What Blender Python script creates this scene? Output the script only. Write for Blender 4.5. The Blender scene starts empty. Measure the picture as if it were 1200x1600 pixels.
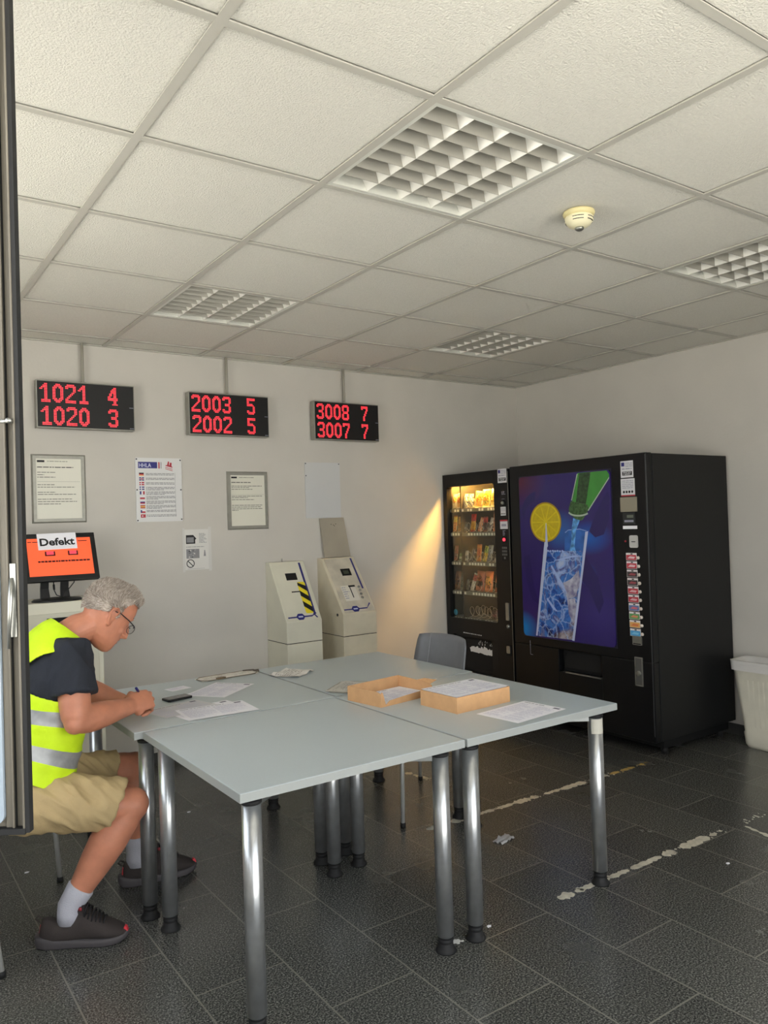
import bpy, bmesh, math, random
from mathutils import Vector, Matrix, noise
PI = math.pi
scn = bpy.context.scene
C = bpy.data.collections.new('room'); scn.collection.children.link(C)

# ------------------------------------------------------------------ camera, sky, exposure
cd = bpy.data.cameras.new('camera'); cam = bpy.data.objects.new('camera', cd); C.objects.link(cam)
cd.sensor_fit = 'HORIZONTAL'; cd.sensor_width = 36.0; cd.lens = 36.0*1215.2/1200.0
cd.clip_start = 0.02; cd.clip_end = 200
yaw, pit, rol = math.radians(34.7505), math.radians(0.7856), math.radians(-1.8038)
fw = Vector((math.sin(yaw)*math.cos(pit), math.cos(yaw)*math.cos(pit), math.sin(pit)))
r0 = Vector((math.cos(yaw), -math.sin(yaw), 0)); u0 = r0.cross(fw)
rt = r0*math.cos(rol)+u0*math.sin(rol); up = -r0*math.sin(rol)+u0*math.cos(rol)
M3 = Matrix((rt, up, -fw)).transposed()
cam.matrix_world = Matrix.Translation((0, 0, 1.5)) @ M3.to_4x4()
scn.camera = cam

w = bpy.data.worlds.new('sky'); scn.world = w; w.use_nodes = True
wn = w.node_tree.nodes; wl = w.node_tree.links
bg = wn['Background']; bg.inputs['Strength'].default_value = 0.62
tc = wn.new('ShaderNodeTexCoord'); sp = wn.new('ShaderNodeSeparateXYZ'); rp = wn.new('ShaderNodeValToRGB')
wl.new(tc.outputs['Generated'], sp.inputs[0]); wl.new(sp.outputs['Z'], rp.inputs[0]); wl.new(rp.outputs[0], bg.inputs['Color'])
rp.color_ramp.elements[0].position = 0.0; rp.color_ramp.elements[0].color = (3.3, 3.35, 3.3, 1)
rp.color_ramp.elements[1].position = 0.6; rp.color_ramp.elements[1].color = (2.0, 2.15, 2.35, 1)

vs = scn.view_settings
scn.display_settings.display_device = 'sRGB'
vs.view_transform = 'Standard'; vs.look = 'None'; vs.gamma = 1.0; vs.use_curve_mapping = False
sd = bpy.data.lights.new('sun', 'SUN'); sun = bpy.data.objects.new('sun', sd); C.objects.link(sun)   # over the roof: lights the yard, not the room
sd.energy = 14; sd.angle = .02; sd.color = (1, .975, .93); sun.rotation_euler = (math.radians(-22), math.radians(20), 0)
vs.exposure = 1.12

# ------------------------------------------------------------------ materials
def srgb(c):
    if isinstance(c, str):
        c = [int(c[i:i+2], 16)/255 for i in (0, 2, 4)]
    return tuple((x/12.92 if x <= 0.04045 else ((x+0.055)/1.055)**2.4) for x in c)+(1,)
MC = {}
def mat(name, col, rough=0.6, metal=0.0, spec=0.5, noise_amt=0.0, noise_scale=30, bump=0.0, bump_scale=200, col2=None, coat=0.0, emit=0.0, sss=0.0, stretch=None):
    if name in MC: return MC[name]
    m = bpy.data.materials.new(name); m.use_nodes = True; MC[name] = m
    n = m.node_tree.nodes; l = m.node_tree.links; b = n['Principled BSDF']
    b.inputs['Base Color'].default_value = srgb(col); b.inputs['Roughness'].default_value = rough
    b.inputs['Metallic'].default_value = metal; b.inputs['Specular IOR Level'].default_value = spec
    b.inputs['Coat Weight'].default_value = coat
    if sss:
        b.inputs['Subsurface Weight'].default_value = sss; b.inputs['Subsurface Scale'].default_value = 0.01
        b.inputs['Subsurface Radius'].default_value = (1, .35, .2)
    if emit:
        b.inputs['Emission Color'].default_value = srgb(col); b.inputs['Emission Strength'].default_value = emit
    t = n.new('ShaderNodeTexCoord'); src = t.outputs['Object']
    if stretch:
        mp = n.new('ShaderNodeMapping'); mp.inputs['Scale'].default_value = stretch; l.new(src, mp.inputs[0]); src = mp.outputs[0]
    if noise_amt or col2:
        nz = n.new('ShaderNodeTexNoise'); nz.inputs['Scale'].default_value = noise_scale; nz.inputs['Detail'].default_value = 5
        l.new(src, nz.inputs['Vector'])
        r = n.new('ShaderNodeValToRGB'); l.new(nz.outputs['Fac'], r.inputs[0]); l.new(r.outputs[0], b.inputs['Base Color'])
        c = srgb(col)
        r.color_ramp.elements[0].position = 0.35; r.color_ramp.elements[1].position = 0.65
        if col2: r.color_ramp.elements[0].color = srgb(col2); r.color_ramp.elements[1].color = c
        else:
            r.color_ramp.elements[0].color = tuple(x*(1-noise_amt) for x in c[:3])+(1,)
            r.color_ramp.elements[1].color = tuple(min(1, x*(1+noise_amt)) for x in c[:3])+(1,)
    if bump:
        nb = n.new('ShaderNodeTexNoise'); nb.inputs['Scale'].default_value = bump_scale; nb.inputs['Detail'].default_value = 3
        l.new(src, nb.inputs['Vector']); bp = n.new('ShaderNodeBump'); bp.inputs['Strength'].default_value = bump; bp.inputs['Distance'].default_value = 0.004
        l.new(nb.outputs['Fac'], bp.inputs['Height']); l.new(bp.outputs[0], b.inputs['Normal'])
    return m
def glass_mat(name, tint=(0.95, 0.97, 0.96), gloss=0.08, rough=0.02):
    m = bpy.data.materials.new(name); m.use_nodes = True; MC[name] = m
    n = m.node_tree.nodes; l = m.node_tree.links; n.remove(n['Principled BSDF'])
    o = n['Material Output']; mx = n.new('ShaderNodeMixShader'); tr = n.new('ShaderNodeBsdfTransparent'); gl = n.new('ShaderNodeBsdfGlossy')
    lw = n.new('ShaderNodeLayerWeight'); lw.inputs[0].default_value = .5
    fr = n.new('ShaderNodeMapRange'); fr.inputs['From Min'].default_value = .2; fr.inputs['To Min'].default_value = .05; fr.inputs['To Max'].default_value = .55; pw = n.new('ShaderNodeMath'); pw.operation = 'POWER'; pw.inputs[1].default_value = 2.5
    l.new(lw.outputs['Facing'], pw.inputs[0]); l.new(pw.outputs[0], fr.inputs[0])
    tr.inputs[0].default_value = tint+(1,); gl.inputs['Roughness'].default_value = rough
    l.new(fr.outputs[0], mx.inputs[0]); l.new(tr.outputs[0], mx.inputs[1]); l.new(gl.outputs[0], mx.inputs[2]); l.new(mx.outputs[0], o.inputs[0])
    return m

white = mat('white_paper', 'f8f8ff', 0.7)
print_grey = mat('print_grey', '9a9aac', 0.8)
print_dark = mat('print_dark', '2a2a30', 0.7)
ink = mat('black_ink', '101014', 0.6)
black_pl = mat('black_plastic', '17181a', 0.42, bump=0.05)
black_pt = mat('black_paint', '0b0c0f', 0.35, spec=.35, noise_amt=.1, noise_scale=8, bump=0.04, bump_scale=300)
black_side = mat('black_side', '151617', 0.5, spec=.35, bump=0.05, bump_scale=300)
matte_black = mat('matte_black', '0a0a0b', 0.8)
chrome = mat('chrome_tube', 'bcbec0', 0.28, metal=.8, noise_amt=.08, noise_scale=25, bump=.03, bump_scale=60)
steel = mat('brushed_steel', 'a9a9a4', 0.35, metal=0.9, noise_amt=.08)
alu = mat('aluminium', '96958d', 0.42, metal=0.4, noise_amt=.06)
rubber = mat('rubber', '141415', 0.7)
red_led = mat('red_led', 'ff3a46', 0.4, emit=.75)
cream = mat('cream_metal', 'dedbc9', 0.45, noise_amt=.03, noise_scale=6)
cream_old = mat('worn_cream_metal', 'd6cdb6', 0.5, noise_amt=.06, noise_scale=7)
desk = mat('grey_laminate', 'b8c3c7', 0.30, noise_amt=.02, noise_scale=300)
desk_edge = mat('light_edge_band', 'a3a7a6', 0.4)
cardboard = mat('cardboard', 'cfa274', 0.75, noise_amt=.06, noise_scale=20)
navy = mat('navy_cotton', '20242e', 0.85, noise_amt=.12, noise_scale=14, bump=.5, bump_scale=500)
lime = mat('lime_vest_fabric', 'd2f51c', 0.7, noise_amt=.03, noise_scale=20, bump=.3, bump_scale=90)
silver_band = mat('reflective_band', 'a4a6a8', 0.45, metal=.3, noise_amt=.08, noise_scale=40)
khaki = mat('khaki_cotton', 'b9a277', 0.85, noise_amt=.06, noise_scale=12, bump=.4, bump_scale=400)
skin = mat('skin', 'c07f64', 0.5, noise_amt=.09, noise_scale=18, sss=.08, bump=.12, bump_scale=150)
hair_m = mat('grey_hair', 'aea196', 0.6, noise_amt=.18, noise_scale=30)
sock_m = mat('light_grey_sock', 'b6b6c0', 0.9, bump=.5, bump_scale=300)
shoe_m = mat('black_knit_shoe', '38312f', 0.85, bump=.5, bump_scale=500)
sole_m = mat('dark_rubber_sole', '4a4648', 0.7)
red_m = mat('red_accent', 'd03a44', 0.6)

# ------------------------------------------------------------------ mesh builder
class MB:
    def __init__(s): s.v = []; s.f = []; s.m = []; s.T = Matrix.Identity(4); s.sm = []
    def add(s, vs_, fs, mi=0, smooth=False):
        b = len(s.v); s.v += [s.T @ Vector(v) for v in vs_]
        for f in fs: s.f.append([b+i for i in f]); s.m.append(mi); s.sm.append(smooth)
        return s
    def box(s, x0, x1, y0, y1, z0, z1, mi=0):
        v = [(x, y, z) for z in (z0, z1) for y in (y0, y1) for x in (x0, x1)]
        return s.add(v, [(0, 2, 3, 1), (4, 5, 7, 6), (0, 1, 5, 4), (2, 6, 7, 3), (0, 4, 6, 2), (1, 3, 7, 5)], mi)
    def prism(s, pts, z0, z1, mi=0, plane='xy'):
        n = len(pts)
        def P(p, z): return (p[0], p[1], z) if plane == 'xy' else ((p[0], z, p[1]) if plane == 'xz' else (z, p[0], p[1]))
        v = [P(p, z0) for p in pts]+[P(p, z1) for p in pts]
        f = [tuple(reversed(range(n))), tuple(range(n, 2*n))]+[(i, (i+1) % n, n+(i+1) % n, n+i) for i in range(n)]
        return s.add(v, f, mi)
    def rings(s, rs, mi=0, caps=True, smooth=True, closed=True):
        n = len(rs[0]); v = [p for r in rs for p in r]; f = []
        for i in range(len(rs)-1):
            for j in range(n if closed else n-1):
                k = (j+1) % n; f.append((i*n+j, i*n+k, (i+1)*n+k, (i+1)*n+j))
        if caps and closed: f.append(tuple(reversed(range(n)))); f.append(tuple(range((len(rs)-1)*n, len(rs)*n)))
        return s.add(v, f, mi, smooth)
    def cyl(s, p0, p1, r0, r1=None, n=16, mi=0, caps=True, smooth=True):
        r1 = r0 if r1 is None else r1
        return s.tube([p0, p1], [r0, r1], n, mi, caps, smooth)
    def tube(s, pts, rad, n=10, mi=0, caps=True, smooth=True, flat=1.0, upv=None):
        pts = [Vector(p) for p in pts]; k = len(pts)
        if not hasattr(rad, '__len__'): rad = [rad]*k
        rs = []; prev = None
        for i, p in enumerate(pts):
            t = (pts[min(i+1, k-1)]-pts[max(i-1, 0)])
            t = t.normalized() if t.length > 1e-9 else Vector((0, 0, 1))
            if prev is None:
                a = Vector(upv) if upv else (Vector((0, 0, 1)) if abs(t.z) < 0.9 else Vector((1, 0, 0)))
            else: a = prev
            a = (a-t*a.dot(t)).normalized(); prev = a; b = t.cross(a)
            r = rad[i]; ra, rb = (r if hasattr(r, '__len__') else (r, r*flat))
            rs.append([p+a*ra*math.cos(q*2*PI/n)+b*rb*math.sin(q*2*PI/n) for q in range(n)])
        return s.rings(rs, mi, caps, smooth)
    def lathe(s, prof, n=24, mi=0, c=(0, 0, 0), caps=True, smooth=True):
        return s.rings([[(c[0]+r*math.cos(q*2*PI/n), c[1]+r*math.sin(q*2*PI/n), c[2]+z) for q in range(n)] for r, z in prof], mi, caps, smooth)
    def ell(s, c, r, n=16, m=10, mi=0, R=None):
        rs = []
        for i in range(m+1):
            a = -PI/2+PI*max(0.02, min(0.98, i/m))
            ring = []
            for q in range(n):
                p = Vector((r[0]*math.cos(a)*math.cos(2*PI*q/n), r[1]*math.cos(a)*math.sin(2*PI*q/n), r[2]*math.sin(a)))
                if R: p = R @ p
                ring.append(Vector(c)+p)
            rs.append(ring)
        return s.rings(rs, mi)
    def rrect(s, x0, x1, y0, y1, z0, z1, r, mi=0, k=5):
        pts = []
        for cx, cy, a0 in ((x1-r, y1-r, 0), (x0+r, y1-r, 90), (x0+r, y0+r, 180), (x1-r, y0+r, 270)):
            for i in range(k+1):
                a = math.radians(a0+90*i/k); pts.append((cx+r*math.cos(a), cy+r*math.sin(a)))
        return s.prism(pts, z0, z1, mi)
    def text(s, txt, x, y, size, z0, z1, mi=0, bold=0.0, sx=1.0):
        vs_, fs = text_mesh(txt, bold)
        n = len(vs_)
        s.add([(x+v[0]*size*sx, y+v[1]*size, z1) for v in vs_], fs, mi)
        return s
    def words(s, x0, x1, y, h, z, mi, rnd, fill=1.0, z1=None):
        x = x0; xe = x0+(x1-x0)*fill
        while x < xe:
            wl_ = min(rnd.uniform(2, 9)*h*0.55, xe-x)
            s.add([(x, y, z), (x+wl_, y, z), (x+wl_, y+h*.62, z), (x, y+h*.62, z)], [(0, 1, 2, 3)], mi)
            x += wl_+h*.5
        return s
    def build(s, name, mats, parent=None, bevel=0, origin=None, smooth_angle=None):
        me = bpy.data.meshes.new(name); o = bpy.data.objects.new(name, me); C.objects.link(o)
        og = Vector(origin) if origin is not None else Vector((0, 0, 0))
        MB.last = o
        me.from_pydata([v-og for v in s.v], [], s.f)
        if not isinstance(mats, (list, tuple)): mats = [mats]
        for m in mats: me.materials.append(m)
        me.polygons.foreach_set('material_index', s.m); me.polygons.foreach_set('use_smooth', s.sm); me.update()
        bm = bmesh.new(); bm.from_mesh(me); bmesh.ops.recalc_face_normals(bm, faces=bm.faces) if len(bm.faces) < 60000 else None; bm.to_mesh(me); bm.free()
        if parent is not None: o.parent = parent
        else: o.location = og
        if bevel:
            b = o.modifiers.new('bevel', 'BEVEL'); b.width = bevel; b.segments = 2; b.limit_method = 'ANGLE'; b.angle_limit = 0.7
        return o
TXT = {}
def text_mesh(t, bold=0.0):
    if (t, bold) in TXT: return TXT[(t, bold)]
    cu = bpy.data.curves.new('lettering', 'FONT'); cu.body = t; cu.size = 1.0; cu.offset = bold; cu.resolution_u = 3
    o = bpy.data.objects.new('lettering', cu); C.objects.link(o)
    bpy.context.view_layer.update()
    me = bpy.data.meshes.new_from_object(o.evaluated_get(bpy.context.evaluated_depsgraph_get()))
    r = ([tuple(v.co) for v in me.vertices], [tuple(p.vertices) for p in me.polygons])
    bpy.data.objects.remove(o); bpy.data.curves.remove(cu); bpy.data.meshes.remove(me)
    TXT[(t, bold)] = r; return r
def tag(o, label, cat, group=None, kind=None):
    o['label'] = label; o['category'] = cat
    if group: o['group'] = group
    if kind: o['kind'] = kind
    return o
def thing(name, label, cat, loc=(0, 0, 0), rotz=0, group=None):
    o = bpy.data.objects.new(name, None); C.objects.link(o); o.empty_display_size = .05
    o.location = loc; o.rotation_euler = (0, 0, rotz); return tag(o, label, cat, group)
def struct(o, label=None):
    o['kind'] = 'structure'
    if label: o['label'] = label
    return o
def dup(root, loc=None, label=None, rotz=None):
    r = root.copy(); C.objects.link(r)
    if loc is not None: r.location = loc
    if rotz is not None: r.rotation_euler = (0, 0, rotz)
    if label: r['label'] = label
    for ch in list(root.children):
        c = ch.copy(); C.objects.link(c); c.parent = r
        for g in list(ch.children):
            d = g.copy(); C.objects.link(d); d.parent = c
    return r
# frames of reference: u right, v up, w towards the room
BACK = Matrix(((1, 0, 0, 0), (0, 0, -1, 4.98), (0, 1, 0, 0), (0, 0, 0, 1)))        # back wall: (u,v,w)->(X=u, Y=4.98-w, Z=v)
def face_x(x, y0): return Matrix(((0, 0, -1, x), (-1, 0, 0, y0), (0, 1, 0, 0), (0, 0, 0, 1)))   # (u,v,w)->(x-w, y0-u, v)

# ------------------------------------------------------------------ the setting
XL, XR, YF, YB, H = -0.55, 4.92, -0.45, 4.98, 2.657
def floor_mat():
    m = bpy.data.materials.new('granite_floor'); m.use_nodes = True; n = m.node_tree.nodes; l = m.node_tree.links; b = n['Principled BSDF']
    t = n.new('ShaderNodeTexCoord'); sp = n.new('ShaderNodeSeparateXYZ'); l.new(t.outputs['Object'], sp.inputs[0])
    ax = n.new('ShaderNodeMath'); ax.operation = 'ADD'; ax.inputs[1].default_value = -2.12-.32+6.4; l.new(sp.outputs['Y'], ax.inputs[0])
    ay = n.new('ShaderNodeMath'); ay.operation = 'ADD'; ay.inputs[1].default_value = -.58+.3175*20; l.new(sp.outputs['X'], ay.inputs[0])
    cb = n.new('ShaderNodeCombineXYZ'); l.new(ax.outputs[0], cb.inputs[0]); l.new(ay.outputs[0], cb.inputs[1])
    br = n.new('ShaderNodeTexBrick'); br.offset = .5; br.offset_frequency = 2; br.inputs['Scale'].default_value = 1
    br.inputs['Mortar Size'].default_value = .0032; br.inputs['Mortar Smooth'].default_value = .2
    br.inputs['Brick Width'].default_value = .64; br.inputs['Row Height'].default_value = .3175; br.inputs['Bias'].default_value = 0
    br.inputs['Color1'].default_value = (0.8, .8, .8, 1); br.inputs['Color2'].default_value = (1.15, 1.15, 1.15, 1); l.new(cb.outputs[0], br.inputs['Vector'])
    n1 = n.new('ShaderNodeTexNoise'); n1.inputs['Scale'].default_value = 165; n1.inputs['Detail'].default_value = 5; n1.inputs['Roughness'].default_value = .75; l.new(t.outputs['Object'], n1.inputs['Vector'])
    r1 = n.new('ShaderNodeValToRGB'); l.new(n1.outputs['Fac'], r1.inputs[0]); e = r1.color_ramp.elements
    e[0].position = .38; e[0].color = srgb('222322'); e[1].position = .68; e[1].color = srgb('a3a39c')
    x = e.new(.5); x.color = srgb('4b4c49')
    mu = n.new('ShaderNodeMixRGB'); mu.blend_type = 'MULTIPLY'; mu.inputs[0].default_value = 1; l.new(r1.outputs[0], mu.inputs[1]); l.new(br.outputs['Color'], mu.inputs[2])
    mx = n.new('ShaderNodeMixRGB'); l.new(br.outputs['Fac'], mx.inputs[0]); l.new(mu.outputs[0], mx.inputs[1]); mx.inputs[2].default_value = srgb('7c7a72')
    l.new(mx.outputs[0], b.inputs['Base Color'])
    n2 = n.new('ShaderNodeTexNoise'); n2.inputs['Scale'].default_value = 3.5; n2.inputs['Detail'].default_value = 6; l.new(t.outputs['Object'], n2.inputs['Vector'])
    mr = n.new('ShaderNodeMapRange'); mr.inputs['To Min'].default_value = .15; mr.inputs['To Max'].default_value = .34; l.new(n2.outputs['Fac'], mr.inputs[0]); l.new(mr.outputs[0], b.inputs['Roughness'])
    bp = n.new('ShaderNodeBump'); bp.inputs['Strength'].default_value = .05; bp.inputs['Distance'].default_value = .002
    iv = n.new('ShaderNodeMath'); iv.operation = 'MULTIPLY_ADD'; iv.inputs[1].default_value = -1.0; l.new(br.outputs['Fac'], iv.inputs[0]); iv.inputs[2].default_value = 1
    ad = n.new('ShaderNodeMath'); ad.operation = 'MULTIPLY_ADD'; ad.inputs[1].default_value = .15; l.new(n1.outputs['Fac'], ad.inputs[0]); l.new(iv.outputs[0], ad.inputs[2])
    l.new(ad.outputs[0], bp.inputs['Height']); l.new(bp.outputs[0], b.inputs['Normal'])
    return m
plaster = mat('plaster_wall', 'c9c5be', 0.85, noise_amt=.025, noise_scale=3, bump=.15, bump_scale=60)
tile_m = mat('ceiling_tile', 'e4e1d8', 0.9, noise_amt=.03, noise_scale=90, bump=1.0, bump_scale=170)
grid_m = mat('ceiling_grid', 'c0bdb4', 0.5)
struct(MB().box(XL-.2, XR+.2, YF-.2, YB+.2, -.1, 0).build('floor', floor_mat()))
struct(MB().box(XL, XR+.2, YB, YB+.2, 0, H+.2).build('wall_back', plaster))
struct(MB().box(XR, XR+.2, YF, YB, 0, H+.2).build('wall_right', plaster))
# left wall with a window opening, front wall with a wide doorway that the picture is taken from
wlft = MB()
wlft.box(XL-.2, XL, YF, .35, 0, H+.2); wlft.box(XL-.2, XL, 3.6, YB+.2, 0, H+.2); wlft.box(XL-.2, XL, .35, 3.6, 0, 1.05); wlft.box(XL-.2, XL, .35, 3.6, 2.45, H+.2)
struct(wlft.build('wall_left', plaster))
wf = MB(); wf.box(XL-.2, -.35, YF-.2, YF, 0, H+.2); wf.box(2.9, XR+.2, YF-.2, YF, 0, H+.2); wf.box(-.35, 2.9, YF-.2, YF, 2.45, H+.2)
struct(wf.build('wall_front', plaster))
bb = mat('dark_baseboard', '3b3b3a', .5)
struct(MB().box(XL, XR, YB-.012, YB, 0, .07).build('baseboard_back', bb)); struct(MB().box(XR-.012, XR, YF, YB, 0, .07).build('baseboard_right', bb))
# ground outside, lit by the sky
struct(MB().box(-30, 30, -40, YF-.2, -.12, -.02).box(-30, XL-.2, YF-.2, 20, -.12, -.02).build('trim_ground', mat('yard_paving', 'c4c1b8', .9, noise_amt=.1, noise_scale=2)), 'paved yard outside')
# ceiling tiles and grid
GX, GY, GS = .727, 1.640, .625
lights = {(1, 0), (1, 3), (4, 0), (4, 3), (-2, 0), (-2, 3), (1, -3), (4, -3)}
cm = MB()
for i in range(-3, 8):
    for j in range(-4, 7):
        x0, y0 = GX+i*GS, GY+j*GS
        x1, y1 = min(x0+GS, XR), min(y0+GS, YB); xa, ya = max(x0, XL), max(y0, YF)
        if x1-xa < .02 or y1-ya < .02 or (i, j) in lights: continue
        g = .011
        cm.box(xa+g, x1-g, ya+g, y1-g, H+.0075, H+.022)
struct(cm.build('ceiling', tile_m))
struct(MB().box(XL, XR, YF, YB, H+.19, H+.2).build('trim_4', mat('slab', '8a8880', .9)), 'concrete slab above the ceiling tiles')
gm = MB()
for i in range(-3, 8):
    x = GX+i*GS
    if XL < x < XR: gm.box(x-.0135, x+.0135, YF, YB, H-.0005, H+.004); gm.box(x-.002, x+.002, YF, YB, H+.004, H+.04)
for j in range(-4, 7):
    y = GY+j*GS
    if YF < y < YB: gm.box(XL, XR, y-.012, y+.012, H, H+.0036); gm.box(XL, XR, y-.002, y+.002, H+.004, H+.04)
struct(gm.build('trim_1', grid_m), 'ceiling grid of pale metal bars')
at_ = MB(); at_.box(XL, XR, YB-.02, YB, H-.002, H+.0036); at_.box(XR-.02, XR, YF, YB-.02, H-.002, H+.0036)
struct(at_.build('trim_2', grid_m), 'edge angle of the ceiling grid')

# ------------------------------------------------------------------ window sash opened into the room (left edge of the view)
sash_g = mat('weathered_aluminium', '8b8b84', .5, metal=.3, noise_amt=.2, noise_scale=9, bump=.1, stretch=(1, 1, .15), col2='5c5a52')
wroot = bpy.data.objects.new('window_1', None); C.objects.link(wroot); struct(wroot, 'window sash swung open beside the camera')
wroot.location = (0.2035, 1.158, 0); wroot.rotation_euler = (0, 0, math.atan2(.57, -.82))
zb, zt, Wd = 1.100, 2.44, .90
grime = mat('grimy_aluminium', '7c766a', .55, metal=.2, noise_amt=.25, noise_scale=14, bump=.15, stretch=(1, 1, .12), col2='4e4940')
# local +x runs from the free stile to the hinge, local +y faces the camera
s_ = MB()
s_.box(.008, .050, -.012, -.004, zb, zt); s_.box(Wd-.05, Wd, -.030, .004, zb, zt); s_.box(.05, Wd-.05, -.030, -.004, zb, zb+.03); s_.box(.05, Wd-.05, -.030, -.004, zt-.05, zt)
s_.box(.008, .011, -.004, .006, zb, zt); s_.box(.023, .0255, -.004, .004, zb, zt); s_.box(.026, .036, -.004, .000, zb, zt)
s_.build('sash_frame', grime, wroot, bevel=.0008)
MB().box(.002, .008, -.007, .005, zb-.006, zt).box(.008, Wd, -.012, .006, zb-.008, zb-.0).build('gasket', rubber, wroot)
MB().box(.0115, .0125, -.004, .001, zb, zt).box(.0220, .0228, -.004, .001, zb, zt).box(.0255, .0262, -.004, .0012, zb, zt).build('groove', matte_black, wroot)
q_ = MB(); q_.rrect(.0365, Wd-.02, zb+.006, zt-.02, .000, .007, .012); pm_ = q_
for i_, v_ in enumerate(q_.v): q_.v[i_] = Vector((v_.x, v_.z-.002, v_.y))
q_.build('pane', mat('pale_blue_panel', '98a4b0', .22, noise_amt=.04, noise_scale=4, coat=.4), wroot)
hw = MB(); hw.box(.013, .021, -.004, .004, 1.36, 1.46); hw.tube([(.019, .004, 1.44), (.017, .012, 1.41), (.022, .010, 1.345)], [.003, .0035, .002], 8); hw.cyl((.014, .000, 1.655), (.014, .014, 1.655), .0035); hw.cyl((.014, .006, 1.655), (.027, .006, 1.655), .0025)
hw.build('latch', steel, wroot)
fr = MB()
fr.box(XL-.12, XL-.04, .35, .40, 1.05, 2.45); fr.box(XL-.12, XL-.04, 3.55, 3.6, 1.05, 2.45); fr.box(XL-.12, XL-.04, .40, 3.55, 1.05, 1.10); fr.box(XL-.12, XL-.04, .40, 3.55, 2.40, 2.45); fr.box(XL-.12, XL-.04, 1.95, 2.0, 1.10, 2.40)
fr.build('window_2', sash_g); struct(bpy.data.objects['window_2'], 'fixed frame of the side window')

# ------------------------------------------------------------------ ceiling lights (switched off, open louvre)
louv = mat('louvre_metal', 'f4f2ec', .3, metal=.2); lbox = mat('luminaire_white', 'd8d8d0', .5)
def ceiling_light(i, j, label):
    t = thing('ceiling_light', label, 'light', (GX+(i+.5)*GS, GY+(j+.5)*GS, H), group='louvred ceiling lights')
    a = GS/2-.013
    f = MB(); b = a-.016
    for (x0, x1, y0, y1) in ((-a, a, -a, -b), (-a, a, b, a), (-a, -b, -b, b), (b, a, -b, b)): f.box(x0, x1, y0, y1, .0015, .014)
    f.build('frame', lbox, t)
    h = MB(); h.box(-b, b, -b, b, .105, .11)
    for (x0, x1, y0, y1) in ((-a, a, -a, -b), (-a, a, b, a), (-a, -b, -b, b), (b, a, -b, b)): h.box(x0, x1, y0, y1, .014, .11)
    h.build('housing', lbox, t)
    n = 4
    for k in range(n):                                   # one tube over each row of cells
        x = -b+(k+.5)*2*b/n
        MB().cyl((x, -b+.02, .088), (x, b-.02, .088), .008, n=12).build('fluorescent_tube', mat('tube_glass', 'f2f2ee', .3), t)
    sp_ = MB()
    for k in range(n+1):                                 # long V-shaped reflectors along Y
        x = -b+k*2*b/n; wt = .026; top = .055
        l_, r_ = (x-wt if k else x), (x+wt if k < n else x)
        prof = [(l_, top)]+([(x-wt*.35, .022)] if k else [])+[(x-.001, .004), (x+.001, .004)]+([(x+wt*.35, .022)] if k < n else [])+[(r_, top)]
        sp_.prism(prof, -b, b, plane='xz')
    sp_.build('reflector', louv, t)
    lm = MB(); m = 8
    for k in range(1, m):                                # cross blades
        y = -b+k*2*b/m
        prof = [(y-.014, .050), (y-.005, .020), (y-.0006, .003), (y+.0006, .003), (y+.005, .020), (y+.014, .050)]
        lm.prism(prof, -b, b, plane='yz')
    lm.build('cross_blade', mat('blade_grey', '9a978e', .5), t)
    return t
ceiling_light(1, 0, 'large near louvred ceiling light, closest to the camera')
ceiling_light(1, 3, 'louvred ceiling light above the leftmost number displays')
ceiling_light(4, 3, 'louvred ceiling light above the snack vending machine, near the far corner')
ceiling_light(4, 0, 'louvred ceiling light cut off by the right edge of the photo')
cm2 = MB()
for (i, j) in ((1, -3), (4, -3), (-2, 0), (-2, 3)):
    x0, y0 = max(GX+i*GS, XL)+.011, max(GY+j*GS, YF)+.011; x1, y1 = min(GX+(i+1)*GS, XR)-.011, GY+(j+1)*GS-.011
    if x1-x0 > .05 and y1-y0 > .05: cm2.box(x0, x1, y0, y1, H+.004, H+.022)
struct(cm2.build('trim_3', tile_m), 'ceiling tiles behind the camera')

# smoke detector
t = thing('smoke_detector', 'round yellowed smoke detector on the ceiling beside the near light', 'smoke detector', (2.315, 1.975, H))
ivory = mat('yellowed_ivory', 'e9e2c0', .45)
MB().lathe([(.058, 0), (.060, -.006), (.056, -.016), (.050, -.018)], 32).build('mounting_base', mat('yellow_ivory', 'e0d4a0', .5), t)
MB().lathe([(.050, -.018), (.053, -.022), (.053, -.036), (.040, -.052), (.024, -.060)], 32).build('sensor_head', ivory, t)
sl = MB()
for a0 in (-2.9, -1.75, -.6, .5, 1.6):
    for (r, z) in ((.0525, -.030), (.0495, -.040)):
        pts = [(r*math.cos(a0+q*.09), r*math.sin(a0+q*.09), z) for q in range(10)]; sl.tube(pts, .0016, 6)
sl.build('vent_slot', matte_black, t)
MB().lathe([(.017, -.060), (.017, -.066), (.010, -.071), (.002, -.072)], 20).build('indicator_cap', steel, t)

# ------------------------------------------------------------------ number displays
FONT = {
'0': "0011100 0111110 1110111 1100011 1100011 1100011 1100011 1100011 1100011 1110111 0111110 0011100",
'1': "0001100 0011100 0111100 1101100 0001100 0001100 0001100 0001100 0001100 0001100 0111111 0111111",
'2': "0111110 1111111 1100011 0000011 0000011 0000110 0001100 0011000 0110000 1100000 1111111 1111111",
'3': "0111110 1111111 1100011 0000011 0000011 0011110 0011110 0000011 0000011 1100011 1111111 0111110",
'4': "0000110 0001110 0011110 0011110 0110110 0110110 1100110 1111111 1111111 0000110 0000110 0001111",
'5': "1111111 1111111 1100000 1100000 1111100 1111110 0000011 0000011 0000011 1100011 1111111 0111110",
'7': "1111111 1111111 1100011 0000011 0000110 0000110 0001100 0001100 0011000 0011000 0011000 0011000",
'8': "0111110 1111111 1100011 1100011 1100011 0111110 0111110 1100011 1100011 1100011 1111111 0111110"}
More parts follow.
